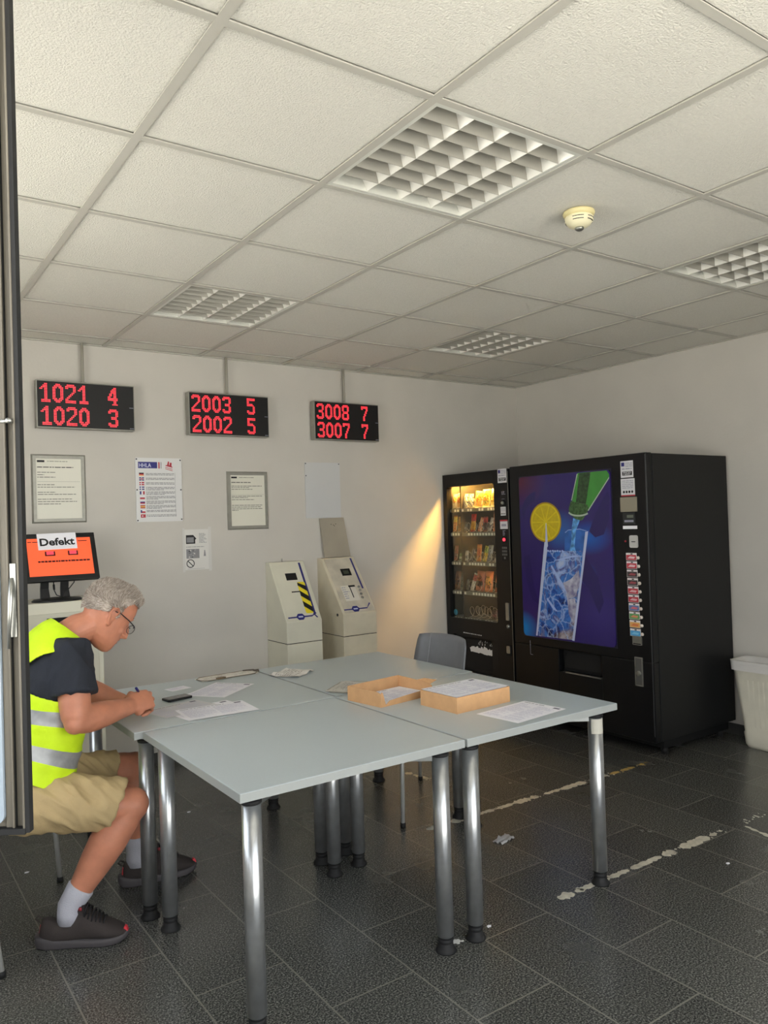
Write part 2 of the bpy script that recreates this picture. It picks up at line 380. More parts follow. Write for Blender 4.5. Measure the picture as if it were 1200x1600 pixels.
def display(u0, u1, v0, v1, rows, rod_u, label):
    t = thing('number_display', label, 'display', ((u0+u1)/2, 4.98, v0), group='red number displays')
    og = (0, 0, 0)
    Wd, Hd = u1-u0, v1-v0
    T = Matrix(((1, 0, 0, -Wd/2), (0, 0, -1, 0), (0, 1, 0, 0), (0, 0, 0, 1)))
    b = MB(); b.T = T; b.box(0, Wd, 0, Hd, .02, .078); b.box(.1, Wd-.1, .08, Hd-.08, .0, .02); b.build('housing', alu, t, bevel=.002)
    f = MB(); f.T = T; f.box(.006, Wd-.006, .006, Hd-.006, .078, .081); f.build('face_panel', mat('display_black', '050507', .55), t)
    p = .0088
    for r, (a, c) in enumerate(rows):
        top = Hd-.018 if r == 0 else Hd*.5-.012
        for txt, uu in ((a, .018 if r == 0 else .022), (c, Wd*.715)):
            d = MB(); d.T = T
            pp = p if txt is a else p*.98
            x = uu
            for ch in txt:
                for yy, row in enumerate(FONT[ch].split()):
                    for xx, q in enumerate(row):
                        if q == '1':
                            cx, cy = x+(xx+.5)*pp, top-(yy+.5)*pp*1.08; rr = pp*.42
                            d.add([(cx+rr*math.cos(k*PI/4+.39), cy+rr*math.sin(k*PI/4+.39), .0818) for k in range(8)], [tuple(range(8))])
                x += 8.2*pp
            d.build('lit_digits', red_led, t)
    for z_ in (Hd*.5, .012): m = MB(); m.T = T; m.box(Wd-.033, Wd-.008, z_, z_+.0035, .081, .0815); m.build('maker_mark', print_grey, t)
    rd = MB(); ru = rod_u-u0; rd.T = T; rd.cyl((ru, Hd, .045), (ru, H-v0, .045), .0095, n=14); rd.box(ru-.018, ru+.018, Hd, Hd+.006, .03, .06); rd.build('hanging_rod', mat('grey_conduit', '9f9b90', .5), t)
display(.938, 1.513, 2.125, 2.408, (('1021', '4'), ('1020', '3')), 1.212, 'black number display lit red with 1021 and 1020, leftmost of three')
display(1.868, 2.446, 2.119, 2.402, (('2003', '5'), ('2002', '5')), 2.155, 'black number display lit red with 2003 and 2002, middle of three')
display(2.812, 3.377, 2.120, 2.402, (('3008', '7'), ('3007', '7')), 3.092, 'black number display lit red with 3008 and 3007, rightmost of three')

# ------------------------------------------------------------------ notices on the back wall
glassy = mat('notice_sheet', 'dedccf', .35)
def notice(u0, u1, v0, v1, label, lines, seed):
    t = thing('framed_notice', label, 'frame', ((u0+u1)/2, 4.98, v0), group='silver snap frames')
    Wd, Hd = u1-u0, v1-v0; T = Matrix(((1, 0, 0, -Wd/2), (0, 0, -1, 0), (0, 1, 0, 0), (0, 0, 0, 1))); a = .026
    def fp(b, pts):
        lo = [(x, y, 0) for x, y in pts]; hi = [(x+(a*.35 if x == 0 else (-a*.35 if x == Wd else 0)), y+(a*.35 if y == 0 else (-a*.35 if y == Hd else 0)), .013) for x, y in pts]
        b.add(lo+hi, [(3, 2, 1, 0), (4, 5, 6, 7), (0, 1, 5, 4), (1, 2, 6, 5), (2, 3, 7, 6), (3, 0, 4, 7)])
    b = MB(); b.T = T
    fp(b, [(0, 0), (Wd, 0), (Wd-a, a), (a, a)]); fp(b, [(Wd, 0), (Wd, Hd), (Wd-a, Hd-a), (Wd-a, a)]); fp(b, [(Wd, Hd), (0, Hd), (a, Hd-a), (Wd-a, Hd-a)]); fp(b, [(0, Hd), (0, 0), (a, a), (a, Hd-a)])
    b.build('frame', alu, t)
    s = MB(); s.T = T; rnd = random.Random(seed)
    s.box(a, Wd-a, a, Hd-a, .002, .006)
    s.box(a+.008, a+.05, Hd-a-.022, Hd-a-.010, .006, .0062, 1); s.words(a+.065, Wd-a-.05, Hd-a-.018, .006, .0064, 2, rnd, .8)
    for (yy, fill, bold) in lines:
        s.words(a+.008, Wd-a-.01, Hd-a-yy*(Hd-2*a), .008 if bold else .007, .0064, 1 if bold else 2, rnd, fill)
    s.box(a+.008, Wd-a-.008, Hd-a-.385*(Hd-2*a), Hd-a-.382*(Hd-2*a), .006, .0062, 2)
    s.build('notice_sheet', [glassy, ink, mat('print_mid', '77776f', .7)], t)
L1 = [(.15, .85, 1), (.235, .42, 0), (.275, .16, 0), (.315, .42, 0), (.44, .4, 0), (.48, .88, 0), (.565, .42, 0), (.6, .9, 0), (.68, .8, 0), (.72, .92, 0), (.76, .55, 0)]
notice(.913, 1.225, 1.560, 1.974, 'silver framed notice below the 1021 display, leftmost on the back wall', L1, 1)
notice(2.150, 2.460, 1.483, 1.885, 'silver framed notice hanging lower, above the left white terminal', [(.15, .6, 1), (.22, .95, 0), (.25, .55, 0), (.285, .65, 0), (.42, .95, 0), (.45, .5, 0), (.49, .7, 0), (.6, .95, 0), (.635, .9, 0), (.67, .95, 0), (.70, .2, 0)], 2)

# multilingual sign
t = thing('information_sign', 'white sign with blue HHLA logo and a column of small flags', 'sign', (1.681, 4.98, 1.553))
T = Matrix(((1, 0, 0, -.152), (0, 0, -1, 0), (0, 1, 0, 0), (0, 0, 0, 1)))
b = MB(); b.T = T; b.rrect(0, .304, 0, .412, .004, .009, .006); b.build('board', mat('white_board', 'dcdcdc', .35), t)
navyb = mat('logo_blue', '2b2c7c', .5); redp = mat('logo_red', 'b02a3a', .5)
s = MB(); s.T = T; s.box(.018, .142, .345, .386, .009, .0094); s.build('logo_panel', navyb, t)
s = MB(); s.T = T; s.text('HHLA', .022, .352, .036, 0, .0097, bold=.01, sx=.85); s.build('logo_letters', mat('logo_white', 'd0d4ee', .5), t)
s = MB(); s.T = T; s.box(.150, .158, .344, .386, .009, .0094, 0); s.box(.166, .169, .344, .386, .009, .0094, 1)
s.build('logo_stripe', [redp, print_dark], t)
s = MB(); s.T = T
s.prism([(.196, .362), (.243, .350), (.243, .356), (.237, .359), (.238, .383), (.227, .384), (.223, .366), (.220, .367), (.222, .390), (.214, .391), (.207, .366), (.199, .368)], .009, .0094)
for k in range(2): s.prism([(.195, .355-k*.010), (.243, .342-k*.010), (.243, .338-k*.010), (.195, .351-k*.010)], .009, .0094)
s.build('ship_emblem', redp, t)
FLC = {'k': ink, 'r': mat('flag_red', 'b5233a', .5), 'y': mat('flag_gold', 'e8b07a', .5), 'b': mat('flag_blue', '2c2f7a', .5), 'w': mat('flag_white', 'e6e6ea', .5), 'o': mat('flag_orange', 'd8a050', .5)}
keys = list(FLC)
def flag(k, cells):
    y = .316-k*.0297; h = .021; x = .0225+k*.0006; wd = .031
    s = MB(); s.T = T
    for (c, a0, a1, b0, b1) in cells: s.box(x+a0*wd, x+a1*wd, y-h+b0*h, y-h+b1*h, .009, .0093+.00008*len(s.v)/8, keys.index(c))
    s.build('flag', list(FLC.values()), t)
flag(0, [('y', 0, 1, 0, .33), ('r', 0, 1, .33, .66), ('k', 0, 1, .66, 1)])
flag(1, [('b', 0, 1, 0, 1), ('w', 0, 1, .35, .65), ('w', .4, .6, 0, 1), ('r', 0, 1, .43, .57), ('r', .45, .55, 0, 1)])
flag(2, [('r', 0, 1, 0, 1), ('w', 0, 1, .4, .6), ('w', .3, .45, 0, 1)])
flag(3, [('b', 0, 1, 0, 1), ('w', 0, 1, .38, .62), ('w', .3, .48, 0, 1)])
flag(4, [('b', 0, .33, 0, 1), ('w', .33, .66, 0, 1), ('r', .66, 1, 0, 1)])
flag(5, [('r', 0, 1, 0, .5), ('w', 0, 1, .5, 1)])
flag(6, [('r', 0, 1, 0, .33), ('b', 0, 1, .33, .66), ('w', 0, 1, .66, 1)])
flag(7, [('r', 0, 1, 0, .25), ('o', 0, 1, .25, .75), ('r', 0, 1, .75, 1)])
flag(8, [('r', 0, 1, 0, .5), ('w', 0, 1, .5, 1), ('b', 0, .3, .1, .9)])
flag(9, [('r', 0, 1, 0, 1), ('w', .25, .5, .3, .7)])
s = MB(); s.T = T; rnd = random.Random(5)
for k in range(10):
    for q in range(3 if k in (3, 4, 5, 6, 7) else 2): s.words(.066, .252+k*.001, .309-k*.0297-q*.0082, .0058, .0095, 0, rnd, 1 if q < 2 else rnd.uniform(.3, .7))
s.box(.258, .2592, .03, .318, .009, .0094)
s.build('printed_text', mat('print_mid2', '74747a', .7), t)
s = MB(); s.T = T
for (x, y) in ((.008, .403), (.296, .400), (.008, .206), (.296, .206), (.008, .010), (.296, .012)): s.cyl((x, y, .008), (x, y, .0115), .0045, n=10)
s.build('screw', print_dark, t)

# taped photocopy
t = thing('taped_sheet', 'photocopied instruction sheet taped to the wall, with a crossed-out circle', 'paper', (1.928, 4.98, 1.215))
T = Matrix(((1, 0, 0, -.1), (0, 0, -1, 0), (0, 1, 0, 0), (0, 0, 0, 1)))
s = MB(); s.T = T; rnd = random.Random(8)
s.box(0.012, .186, 0.012, .280, .001, .002)
s.prism([(.025, .185), (.025, .243), (.075, .243), (.097, .218), (.088, .211), (.088, .185)], .002, .0023, 1); s.box(.030, .078, .193, .228, .0023, .0026, 2)
s.box(.025, .115, .088, .150, .002, .0022, 2)
for k in range(14):
    x, y = rnd.uniform(.03, .1), rnd.uniform(.093, .142); s.prism([(x, y), (x+.014, y+rnd.uniform(-.006, .008)), (x+.01, y+.006)], .0022, .0025, rnd.choice((0, 1)))
ring = [[(.052+r*math.cos(q*PI/14), .054+r*math.sin(q*PI/14), z) for q in range(28)] for r, z in ((.028, .002), (.028, .0024), (.0225, .0024), (.0225, .002))]
s.rings(ring, 1, caps=False, smooth=False); s.prism([(.032, .070), (.036, .074), (.072, .038), (.068, .034)], .0022, .0026, 1)
for k in range(9): s.words(.115, .17, .250-k*.0075, .005, .0022, 2, rnd, rnd.uniform(.5, 1))
s.words(.025, .15, .162, .006, .0022, 2, rnd); s.prism([(.145, .100), (.160, .100), (.155, .14), (.150, .14)], .002, .0023, 2); s.box(.03, .15, .018, .0195, .002, .0023, 2)
s.build('sheet', [mat('copy_paper', 'd9d7d3', .6), ink, mat('copy_grey', '86868a', .6)], t)
for bx in ((0, .016, 0, .29, .002, .0032), (.180, .200, 0.0, .295, .002, .0034)):
    s = MB(); s.T = T; s.box(*bx); s.build('adhesive_tape', mat('clear_tape', 'd6d4d0', .25), t)

t = thing('blank_board', 'blank white board without writing, left of the grey flap', 'board', (2.908, 4.98, 1.55))
T = Matrix(((1, 0, 0, -.149), (0, 0, -1, 0), (0, 1, 0, 0), (0, 0, 0, 1)))
s = MB(); s.T = T; s.rrect(0, .298, 0, .408, .003, .008, .006); s.build('panel', mat('blank_white', 'c9cacb', .35), t)
s = MB(); s.T = T
for (x, y) in ((.008, .399), (.290, .399), (.008, .31)): s.cyl((x, y, .0075), (x, y, .0105), .004, n=10)
s.build('screw', print_dark, t)
bpy.data.objects[t.name]['label'] = 'blank white board on the back wall below the 3008 display'

# ------------------------------------------------------------------ card terminals
tblue = mat('terminal_blue', '2c2d78', .45)
def terminal(x0, wd, dep, zt_, zs, zseam, label, m, group='white card terminals'):
    t = thing('card_terminal', label, 'terminal', (x0+wd/2, 4.98, 0), group=group)
    y1, yb, yf = -.055, -dep, 0
    prof = [(0, 0), (0, zt_), (y1, zt_), (yb, zs), (yb, zseam+.002), (yb, 0.0)]
    b = MB(); b.prism([(0, zseam), (0, zt_), (y1, zt_), (yb, zs), (yb, zseam)], -wd/2, wd/2, plane='yz'); b.build('upper_cabinet', m, t, bevel=.003)
    b = MB(); b.box(-wd/2, wd/2, yb, 0, .03, zseam-.004); b.box(-wd/2+.02, wd/2-.02, yb+.02, -.0, 0, .03); b.build('lower_cabinet', m, t, bevel=.003)
    b = MB(); b.box(-wd/2+.003, wd/2-.003, yb+.003, -.0, zseam-.004, zseam); b.build('seam_gap', matte_black, t)
    dy, dz = yb-y1, zs-zt_; L = math.hypot(dy, dz); e = Vector((0, dy/L, dz/L)); nrm = Vector((0, dz/L, -dy/L))
    T = Matrix.Identity(4)
    T.col[0] = (1, 0, 0, 0); T.col[1] = (-e.x, -e.y, -e.z, 0); T.col[2] = (nrm.x, nrm.y, nrm.z, 0); T.col[3] = (-wd/2, yb, zs, 1)
    return t, T, L
t, T, L = terminal(2.425, .272, .30, 1.245, .845, .705, 'white card terminal with yellow and black striped sticker, left of the two', cream)
w_ = .272
s = MB(); s.T = T; s.box(.012, w_-.012, .012, L-.012, 0, .003); s.build('front_plate', cream, t, bevel=.001)
s = MB(); s.T = T; s.box(.095, .180, L-.150, L-.095, .003, .0045); s.build('display_window', matte_black, t)
s = MB(); s.T = T; s.box(.105, .170, L*.475, L*.475+.008, .003, .0045); s.build('card_slot', matte_black, t)
s = MB(); s.T = T; s.box(w_-.050, w_-.034, .05, L-.015, .003, .0042); s.box(.02, w_-.065, .030, .040, .003, .0042); s.prism([(w_-.07, .030), (w_-.065, .040), (w_-.034, .06), (w_-.028, .05)], .003, .0042); s.prism([(w_-.055, .050), (w_-.048, .054), (w_-.025, .020), (w_-.035, .018)], .003, .0044)
s.prism([(.098, .012), (.080, .035), (.098, .058), (.132, .058), (.150, .035), (.132, .012)], .0042, .0056); s.build('blue_trim', tblue, t)
s = MB(); s.T = T; s.box(.098, .132, .030, .040, .0056, .0062); s.build('logo_plate', mat('logo_pale', 'cdd2ea', .5), t)
yel = mat('hazard_yellow', 'f0dc2c', .5)
s = MB(); s.T = T; s.rrect(.165, .225, .055, .300, .0044, .0052, .012, 0)
for k in range(3):
    y = .075+k*.082; s.prism([(.165, y+.035), (.225, y-.015), (.225, y+.028), (.165, y+.078)] if k < 2 else [(.165, y+.035), (.225, y-.015), (.225, y+.028), (.167, y+.058)], .0052, .0056, 1)
s.build('hazard_sticker', [yel, ink], t)
s = MB(); s.cyl((-.02, -.03, 1.245), (-.02, -.03, 1.268), .005, n=10); s.build('top_screw', steel, t)
t, T, L = terminal(2.843, .280, .345, 1.253, .865, .715, 'worn white card terminal with raised grey lid, right of the two', cream_old)
w_ = .280
s = MB(); s.T = T; s.box(.022, w_-.012, .012, L-.012, 0, .004); s.build('front_plate', mat('worn_plate', 'cbc3b2', .5, noise_amt=.12, noise_scale=10), t, bevel=.001)
s = MB(); s.T = T; s.box(.120, .200, L-.165, L-.105, .004, .0055, 0); s.box(.138, .182, L-.150, L-.120, .0055, .006, 1); s.build('display_window', [matte_black, mat('lcd_green', '3c4336', .3)], t)
s = MB(); s.T = T; s.box(.130, .185, L-.265, L-.250, .004, .006); s.build('card_slot', matte_black, t)
s = MB(); s.T = T; s.box(.065, .185, .105, .235, .004, .005, 0); rnd = random.Random(4)
for k in range(6): s.words(.07, .125, .215-k*.018, .010, .0052, 1, rnd, rnd.uniform(.4, 1))
s.box(.135, .143, .13, .225, .005, .0054, 2); s.build('instruction_label', [mat('label_white', 'ded9cd', .6), print_grey, ink], t)
s = MB(); s.T = T
for k in range(4): s.cyl((.208+k*.002, .125+k*.030, .004), (.208+k*.002, .125+k*.030, .010), .010, n=14)
s.build('push_button', steel, t)
s = MB(); s.T = T; s.box(w_-.042, w_-.028, .20, L-.015, .004, .0052); s.build('blue_stripe', tblue, t); s = MB(); s.T = T; s.box(.02, w_-.065, .032, .041, .004, .0052); s.prism([(w_-.07, .032), (w_-.065, .041), (w_-.034, .08), (w_-.028, .07)], .004, .0052); s.prism([(.098, .014), (.080, .037), (.098, .060), (.132, .060), (.150, .037), (.132, .014)], .0052, .0062)
s.build('blue_trim', tblue, t)
s = MB(); s.T = T; s.box(.098, .132, .032, .042, .0062, .0068); s.build('logo_plate', MC['logo_pale'], t)
s = MB(); s.cyl((-.14, -.27, .86), (-.144, -.27, .86), .010, n=12); s.build('side_lock', print_dark, t)
# its lid stands open and leans on the wall
s = MB(); s.add([(-.100, -.045, 1.258), (.125, -.045, 1.258), (.095, -.008, 1.548), (-.115, -.008, 1.545), (-.100, -.041, 1.258), (.125, -.041, 1.258), (.095, -.004, 1.548), (-.115, -.004, 1.545)], [(0, 1, 2, 3), (7, 6, 5, 4), (0, 4, 5, 1), (1, 5, 6, 2), (2, 6, 7, 3), (3, 7, 4, 0)])
ld = s.build('raised_lid', mat('dull_grey_lid', 'a39b8c', .55, noise_amt=.06, noise_scale=6), t); ld['label'] = 'dull grey metal lid tipped up against the wall'
s = MB()
for (x, z) in ((-.02, 1.50), (.0, 1.495), (.02, 1.502), (.008, 1.488)): s.cyl((x, -.0135, z), (x, -.0165, z+.0), .003, n=8)
s.build('rivet', print_dark, ld)

# ------------------------------------------------------------------ cabinet and monitor
t = thing('metal_cabinet', 'pale metal cabinet under the monitor behind the seated man', 'cabinet', (.985, 4.77, 0))
b = MB(); b.box(-.215, .222, -.17, .19, 0, 1.115); b.build('body', cream, t, bevel=.003)
b = MB(); b.box(-.185, .195, -.178, -.17, .06, 1.055); b.build('door', mat('cream_door', 'cfccba', .45), t, bevel=.002)
d = MB.last
b = MB(); b.box(-.08, .125, -.183, -.178, .95, 1.03); b.build('screen_cutout', matte_black, d)
b = MB(); b.cyl((-.16, -.178, .62), (-.16, -.195, .62), .011); b.build('lock', steel, d)
t = thing('monitor', 'black monitor with orange screen standing on the pale cabinet', 'monitor', (.985, 4.70, 1.115))
ml = math.hypot(.115, .262); T = Matrix.Identity(4)
e = Vector((0, .115, .262)).normalized(); nn = Vector((0, -e.z, e.y)); mw = .395
T.col[0] = (1, 0, 0, 0); T.col[1] = (e.x, e.y, e.z, 0); T.col[2] = (nn.x, nn.y, nn.z, 0); T.col[3] = (-.178, -.078, .118, 1)
b = MB(); b.T = T; b.rrect(0, mw, 0, ml, -.022, .0, .006); b.rrect(.07, mw-.07, .05, ml-.05, -.05, -.022, .02)
for (a0, a1, c0, c1) in ((0, mw, 0, .030), (0, mw, ml-.028, ml), (0, .024, .03, ml-.028), (mw-.026, mw, .03, ml-.028)): b.box(a0, a1, c0, c1, 0, .006)
b.build('bezel', black_pl, t, bevel=.0015)
orange = mat('orange_screen', 'ee5a34', .4, emit=.35)
b = MB(); b.T = T; b.box(.024, mw-.026, .030, ml-.028, 0, .002, 0)
dkr = 1
for x in (.115, .238): b.box(x, x+.055, .150, .178, .002, .0026, 1); b.box(x+.008, x+.047, .157, .178, .0026, .003, 2)
rnd = random.Random(3)
x = .075
while x < .345: wx = rnd.uniform(.01, .022); b.box(x, x+wx, .112, .122, .002, .0026, 1); x += wx+.003
for (x, wx) in ((.03, .02), (.055, .05), (.30, .05)): b.box(x, x+wx, .235, .240, .002, .0026, 1)
b.build('screen', [orange, mat('screen_dark_red', '4a1010', .4), mat('screen_pink', 'e0485a', .4, emit=.3)], t)
b = MB(); b.rings([[(.0+rx*math.cos(q*PI/16), -.0+ry*math.sin(q*PI/16), z) for q in range(32)] for rx, ry, z in ((.135, .095, 0), (.138, .098, .004), (.125, .085, .014), (.06, .04, .020))])
b.build('stand_base', black_pl, t)
b = MB()
for x in (-.062, .045):
    b.rings([[(x-.026*k, y0, z), (x+.026*k, y0, z), (x+.026*k, y0+.02, z), (x-.026*k, y0+.02, z)] for k, y0, z in ((1, .0, .012), (.85, .02, .07), (.8, .0, .145))], smooth=False)
b.build('stand_column', black_pl, t, bevel=.003)
b = MB(); b.tube([(-.02, -.01, .125), (-.022, -.02, .10), (-.020, -.025, .06), (-.01, -.03, .035), (.02, -.05, .022), (.03, -.03, .05), (.06, -.03, .07), (.09, -.01, .10), (.10, .0, .13)], .003, 8); b.cyl((-.022, -.021, .095), (-.021, -.024, .065), .006, n=10)
b.build('cable', rubber, t)
pt = thing('defekt_notice', 'white paper reading Defekt taped over the top of the orange screen', 'notice', (.985, 4.70, 1.115))
T2 = T @ Matrix.Rotation(math.radians(1.0), 4, 'Z')
b = MB(); b.T = T2; b.box(.086, .296, .184, .284, .0068, .0074, 0); b.build('sheet', white, pt)
b = MB(); b.T = T2; b.text('Defekt', .094, .210, .062, 0, .0080, bold=.030, sx=1.10); b.build('lettering', ink, pt)

# ------------------------------------------------------------------ snack vending machine
# panel frame: u runs to the right as seen from the room, v up, w out of the front
MX = 4.04
t = thing('snack_vending_machine', 'black snack vending machine with lit glass front in the far corner', 'vending machine', (4.45, 4.585, 0))
def tpanel(y0): return Matrix(((0, 0, -1, MX), (-1, 0, 0, y0), (0, 1, 0, 0), (0, 0, 0, 1)))
def off(T, o): return Matrix.Translation(-Vector(o)) @ T
OG = (4.45, 4.585, 0)
T = off(tpanel(4.965), OG); SW = .765; SH = 1.872; gx0, gx1, gz0, gz1 = .045, .605, .715, 1.772
b = MB(); b.T = T
b.box(0, .02, .07, SH-.005, -.80, -.055); b.box(SW-.02, SW, .07, SH-.005, -.80, -.055); b.box(.02, SW-.02, SH-.03, SH-.005, -.80, -.055); b.box(.02, SW-.02, .07, gz0-.01, -.80, -.055); b.box(.02, SW-.02, gz0-.01, SH-.03, -.80, -.78)
b.build('case', black_side, t, bevel=.002)
b = MB(); b.T = T; b.box(gx1+.025, gx1+.035, gz0-.01, SH-.03, -.62, -.056); b.box(.021, .03, gz0-.01, SH-.03, -.62, -.056); b.box(.03, gx1+.005, gz0-.01, SH-.03, -.63, -.62); b.build('inner_liner', mat('liner_grey', '4a463c', .6), t)
d = MB(); d.T = T
d.box(0, gx0, .07, SH, -.052, 0); d.box(gx1, SW, .07, SH, -.052, 0); d.box(gx0, gx1, gz1, SH, -.052, 0)
d.box(gx0, gx1, .07, .30, -.052, 0); d.box(gx0, gx1, .585, gz0, -.052, 0); d.box(gx0, .075, .30, .585, -.052, 0); d.box(.53, gx1, .30, .585, -.052, 0); d.box(.075, .53, .30, .585, -.052, -.03)
for (cx, cz, a) in ((gx0, gz0, 0), (gx1, gz0, 90), (gx1, gz1, 180), (gx0, gz1, 270)):       # rounded corners of the glass opening
    r = .02; sx = 1 if cx == gx0 else -1; sz = 1 if cz == gz0 else -1
    pts = [(cx, cz)]+[(cx+sx*(r-r*math.sin(q*PI/12)), cz+sz*(r-r*math.cos(q*PI/12))) for q in range(7)]
    if sx*sz < 0: pts = pts[::-1]
    d.prism(pts, -.052, 0)
d.build('door_front', black_pt, t, bevel=.0015)
g = MB(); g.T = T; g.box(gx0, gx1, gz0, gz1, -.030, -.026); g.build('glass_front', glass_mat('vending_glass', (.92, .94, .92)), t)
g = MB(); g.T = T; g.box(.085, .52, .33, .560, -.03, -.012); g.build('collection_flap', matte_black, t, bevel=.004)
fl_ = MB.last
rnd = random.Random(11)
g = MB(); g.T = T
top = [(.26+.27*k/26, .500+rnd.uniform(-.006, .016)-(.012 if k < 3 else 0)) for k in range(27)]; bot = [(.27+.26*k/22, .462-.010*k/22+rnd.uniform(-.004, .004)) for k in range(23)]
g.prism((bot+top[::-1]), -.012, -.0112)
for k in range(22): x = .36+rnd.uniform(0, .17); z = .52+rnd.uniform(0, .03); g.prism([(x, z), (x+.004, z), (x+.006, z+rnd.uniform(.008, .02))], -.012, -.0113)
g.build('worn_white_patch', mat('scraped_white', 'dcdcdc', .7), fl_)
g = MB(); g.T = T
x = .20
while x < .42: wx = rnd.uniform(.006, .022); g.box(x, x+wx, .602-(x-.2)*.02, .609-(x-.2)*.02, 0, .0006); x += wx+.006
g.build('scratched_label', mat('scraped_white2', 'c4c4c4', .7), t)
# payment strip
def part(name, m, par, TT, f, bevel=0):
    q = MB(); q.T = TT; f(q); return q.build(name, m, par, bevel=bevel)
lblm = [mat('label_pale', 'd4d5da', .5), ink, navyb, print_grey, redp]
def sticker(q, u, v, num='72537'):
    q.box(u, u+.095, v, v+.105, 0, .0012, 0); q.box(u+.006, u+.030, v+.072, v+.096, .0012, .0015, 2); rn = random.Random(2)
    for k in range(3): q.words(u+.036, u+.09, v+.088-k*.010, .007, .0016, 3, rn)
    q.words(u+.01, u+.085, v+.052, .010, .0016, 3, rn)
    q.box(u+.012, u+.086, v+.014, v+.038, .0012, .0015, 1); q.text(num, u+.018, v+.018, .024, 0, .0018, 0, bold=.02)
part('service_sticker', lblm, t, T, lambda q: sticker(q, .665-.01, 1.770))
part('instructions', print_grey, t, T, lambda q: [q.words(.69, .735, 1.70-k*.009, .006, .0006, 0, rnd, rnd.uniform(.6, 1)) for k in (0, 1, 2, 6, 7, 8)])
part('bill_knob', [steel, matte_black], t, T, lambda q: (q.cyl((.705, 1.620, 0), (.705, 1.620, .006), .026, n=20, mi=1), q.cyl((.705, 1.620, .006), (.705, 1.620, .018), .014, .008, n=20)))
part('coin_label', lblm, t, T, lambda q: (q.box(.675, .730, 1.525, 1.590, 0, .001, 0), [q.cyl((.684+k*.012, 1.538, .001), (.684+k*.012, 1.538, .0014), .0045, n=8, mi=1) for k in range(4)], [q.words(.68, .726, 1.578-k*.009, .006, .0013, 3, rnd) for k in range(3)]))
part('price_label', lblm, t, T, lambda q: (q.box(.665, .745, 1.425, 1.490, 0, .0012, 0), q.box(.665, .745, 1.482, 1.494, .0012, .0016, 4), q.box(.68, .73, 1.445, 1.462, .0012, .0015, 3)))
part('coin_button', [mat('red_glow', 'ff3344', .4, emit=1.2), matte_black], t, T, lambda q: (q.box(.685, .728, 1.318, 1.375, 0, .003, 1), q.cyl((.706, 1.345, .003), (.706, 1.345, .008), .012, n=16)))
part('keypad', [mat('keypad_grey', '5d5d5c', .5), matte_black], t, T, lambda q: (q.box(.675, .740, 1.185, 1.300, 0, .002, 1), [q.box(.681+c*.019, .695+c*.019, 1.276-r*.025, 1.292-r*.025, .002, .005, 0) for r in range(4) for c in range(3) if not (r == 3 and c != 1)]), .001)
part('worn_print', print_grey, t, T, lambda q: [q.words(.69, .725, 1.41-k*.009, .006, .0006, 0, rnd, rnd.uniform(.5, 1)) for k in range(5)])
part('door_handle', steel, t, T, lambda q: q.rrect(.702, .732, .745, .875, 0, .010, .004), .001)
part('lock', steel, t, T, lambda q: (q.cyl((.722, .700, 0), (.722, .700, .012), .014, n=18), q.box(.720, .724, .69, .71, .012, .013)))
part('coin_return', [steel, matte_black], t, T, lambda q: (q.rrect(.690, .745, .48, .565, 0, .006, .01, 1), q.rrect(.700, .735, .50, .555, .006, .012, .008, 0)), .001)
part('leveling_foot', rubber, t, T, lambda q: [q.cyl((u, 0, w_), (u, .07, w_), .02, n=12) for u in (.06, SW-.06) for w_ in (-.08, -.72)])
part('edge_trim', steel, t, T, lambda q: q.box(SW-.004, SW-.0015, .30, SH-.02, 0, .004))
# shelves, price strips and coils
bays = ((.022, .158), (.182, .585))
lamp = mat('warm_tube', 'ffc060', .5, emit=480)
part('light_tube', lamp, t, T, lambda q: q.cyl((.05, 1.828, -.095), (.595, 1.828, -.095), .009, n=12))
part('added_side_light', mat('added_warm_fill', 'ffcf90', .5, emit=30), t, T, lambda q: q.cyl((.618, gz0+.02, -.066), (.618, gz1-.05, -.066), .005, n=10))  # added fill tube hidden behind the door frame, brightens the lower shelves
part('bay_divider', mat('divider_dark', '2b2822', .6), t, T, lambda q: q.box(.164, .176, gz0-.005, gz1+.02, -.55, -.040))
strip = mat('price_strip', 'd9d6c4', .5); shelf_m = mat('shelf_metal', '8b867a', .45, metal=.4); wire = mat('coil_wire', 'd8d2c4', .3, metal=.8)
levels = (1.592, 1.400, 1.165, .930, .722)
for r, z in enumerate(levels):
    for bi, (b0, b1) in enumerate(bays):
        part('shelf_tray', shelf_m, t, T, lambda q: (q.box(b0, b1, z-.006, z, -.55, -.036)))
        def st(q):
            q.box(b0, b1, z-.028, z+.002, -.038, -.035, 0)
            n = int((b1-b0)/.032)
            for k in range(n):
                if rnd.random() < .85: q.box(b0+.006+k*(b1-b0)/n, b0+.027+k*(b1-b0)/n, z-.023, z-.004, -.035, -.0342, 1)
        part('price_strip', [mat('strip_dark', '6e6a5c', .5), mat('strip_white', 'efece0', .5)], t, T, st)
        n = 2 if bi == 0 else (5 if r < 3 else 4)
        if r == 4 and bi == 0: n = 0
        for k in range(n):
            cx = b0+(k+.5)*(b1-b0)/n; rr = min(.040, (b1-b0)/n*.46)
            pts = [(cx+rr*math.sin(a*.35), z+.004+rr-rr*math.cos(a*.35), -.042-.06*a*.35/(2*PI)) for a in range(0, 18*3+1)]
            part('coil', wire, t, T, lambda q: q.tube(pts, .0018, 5))
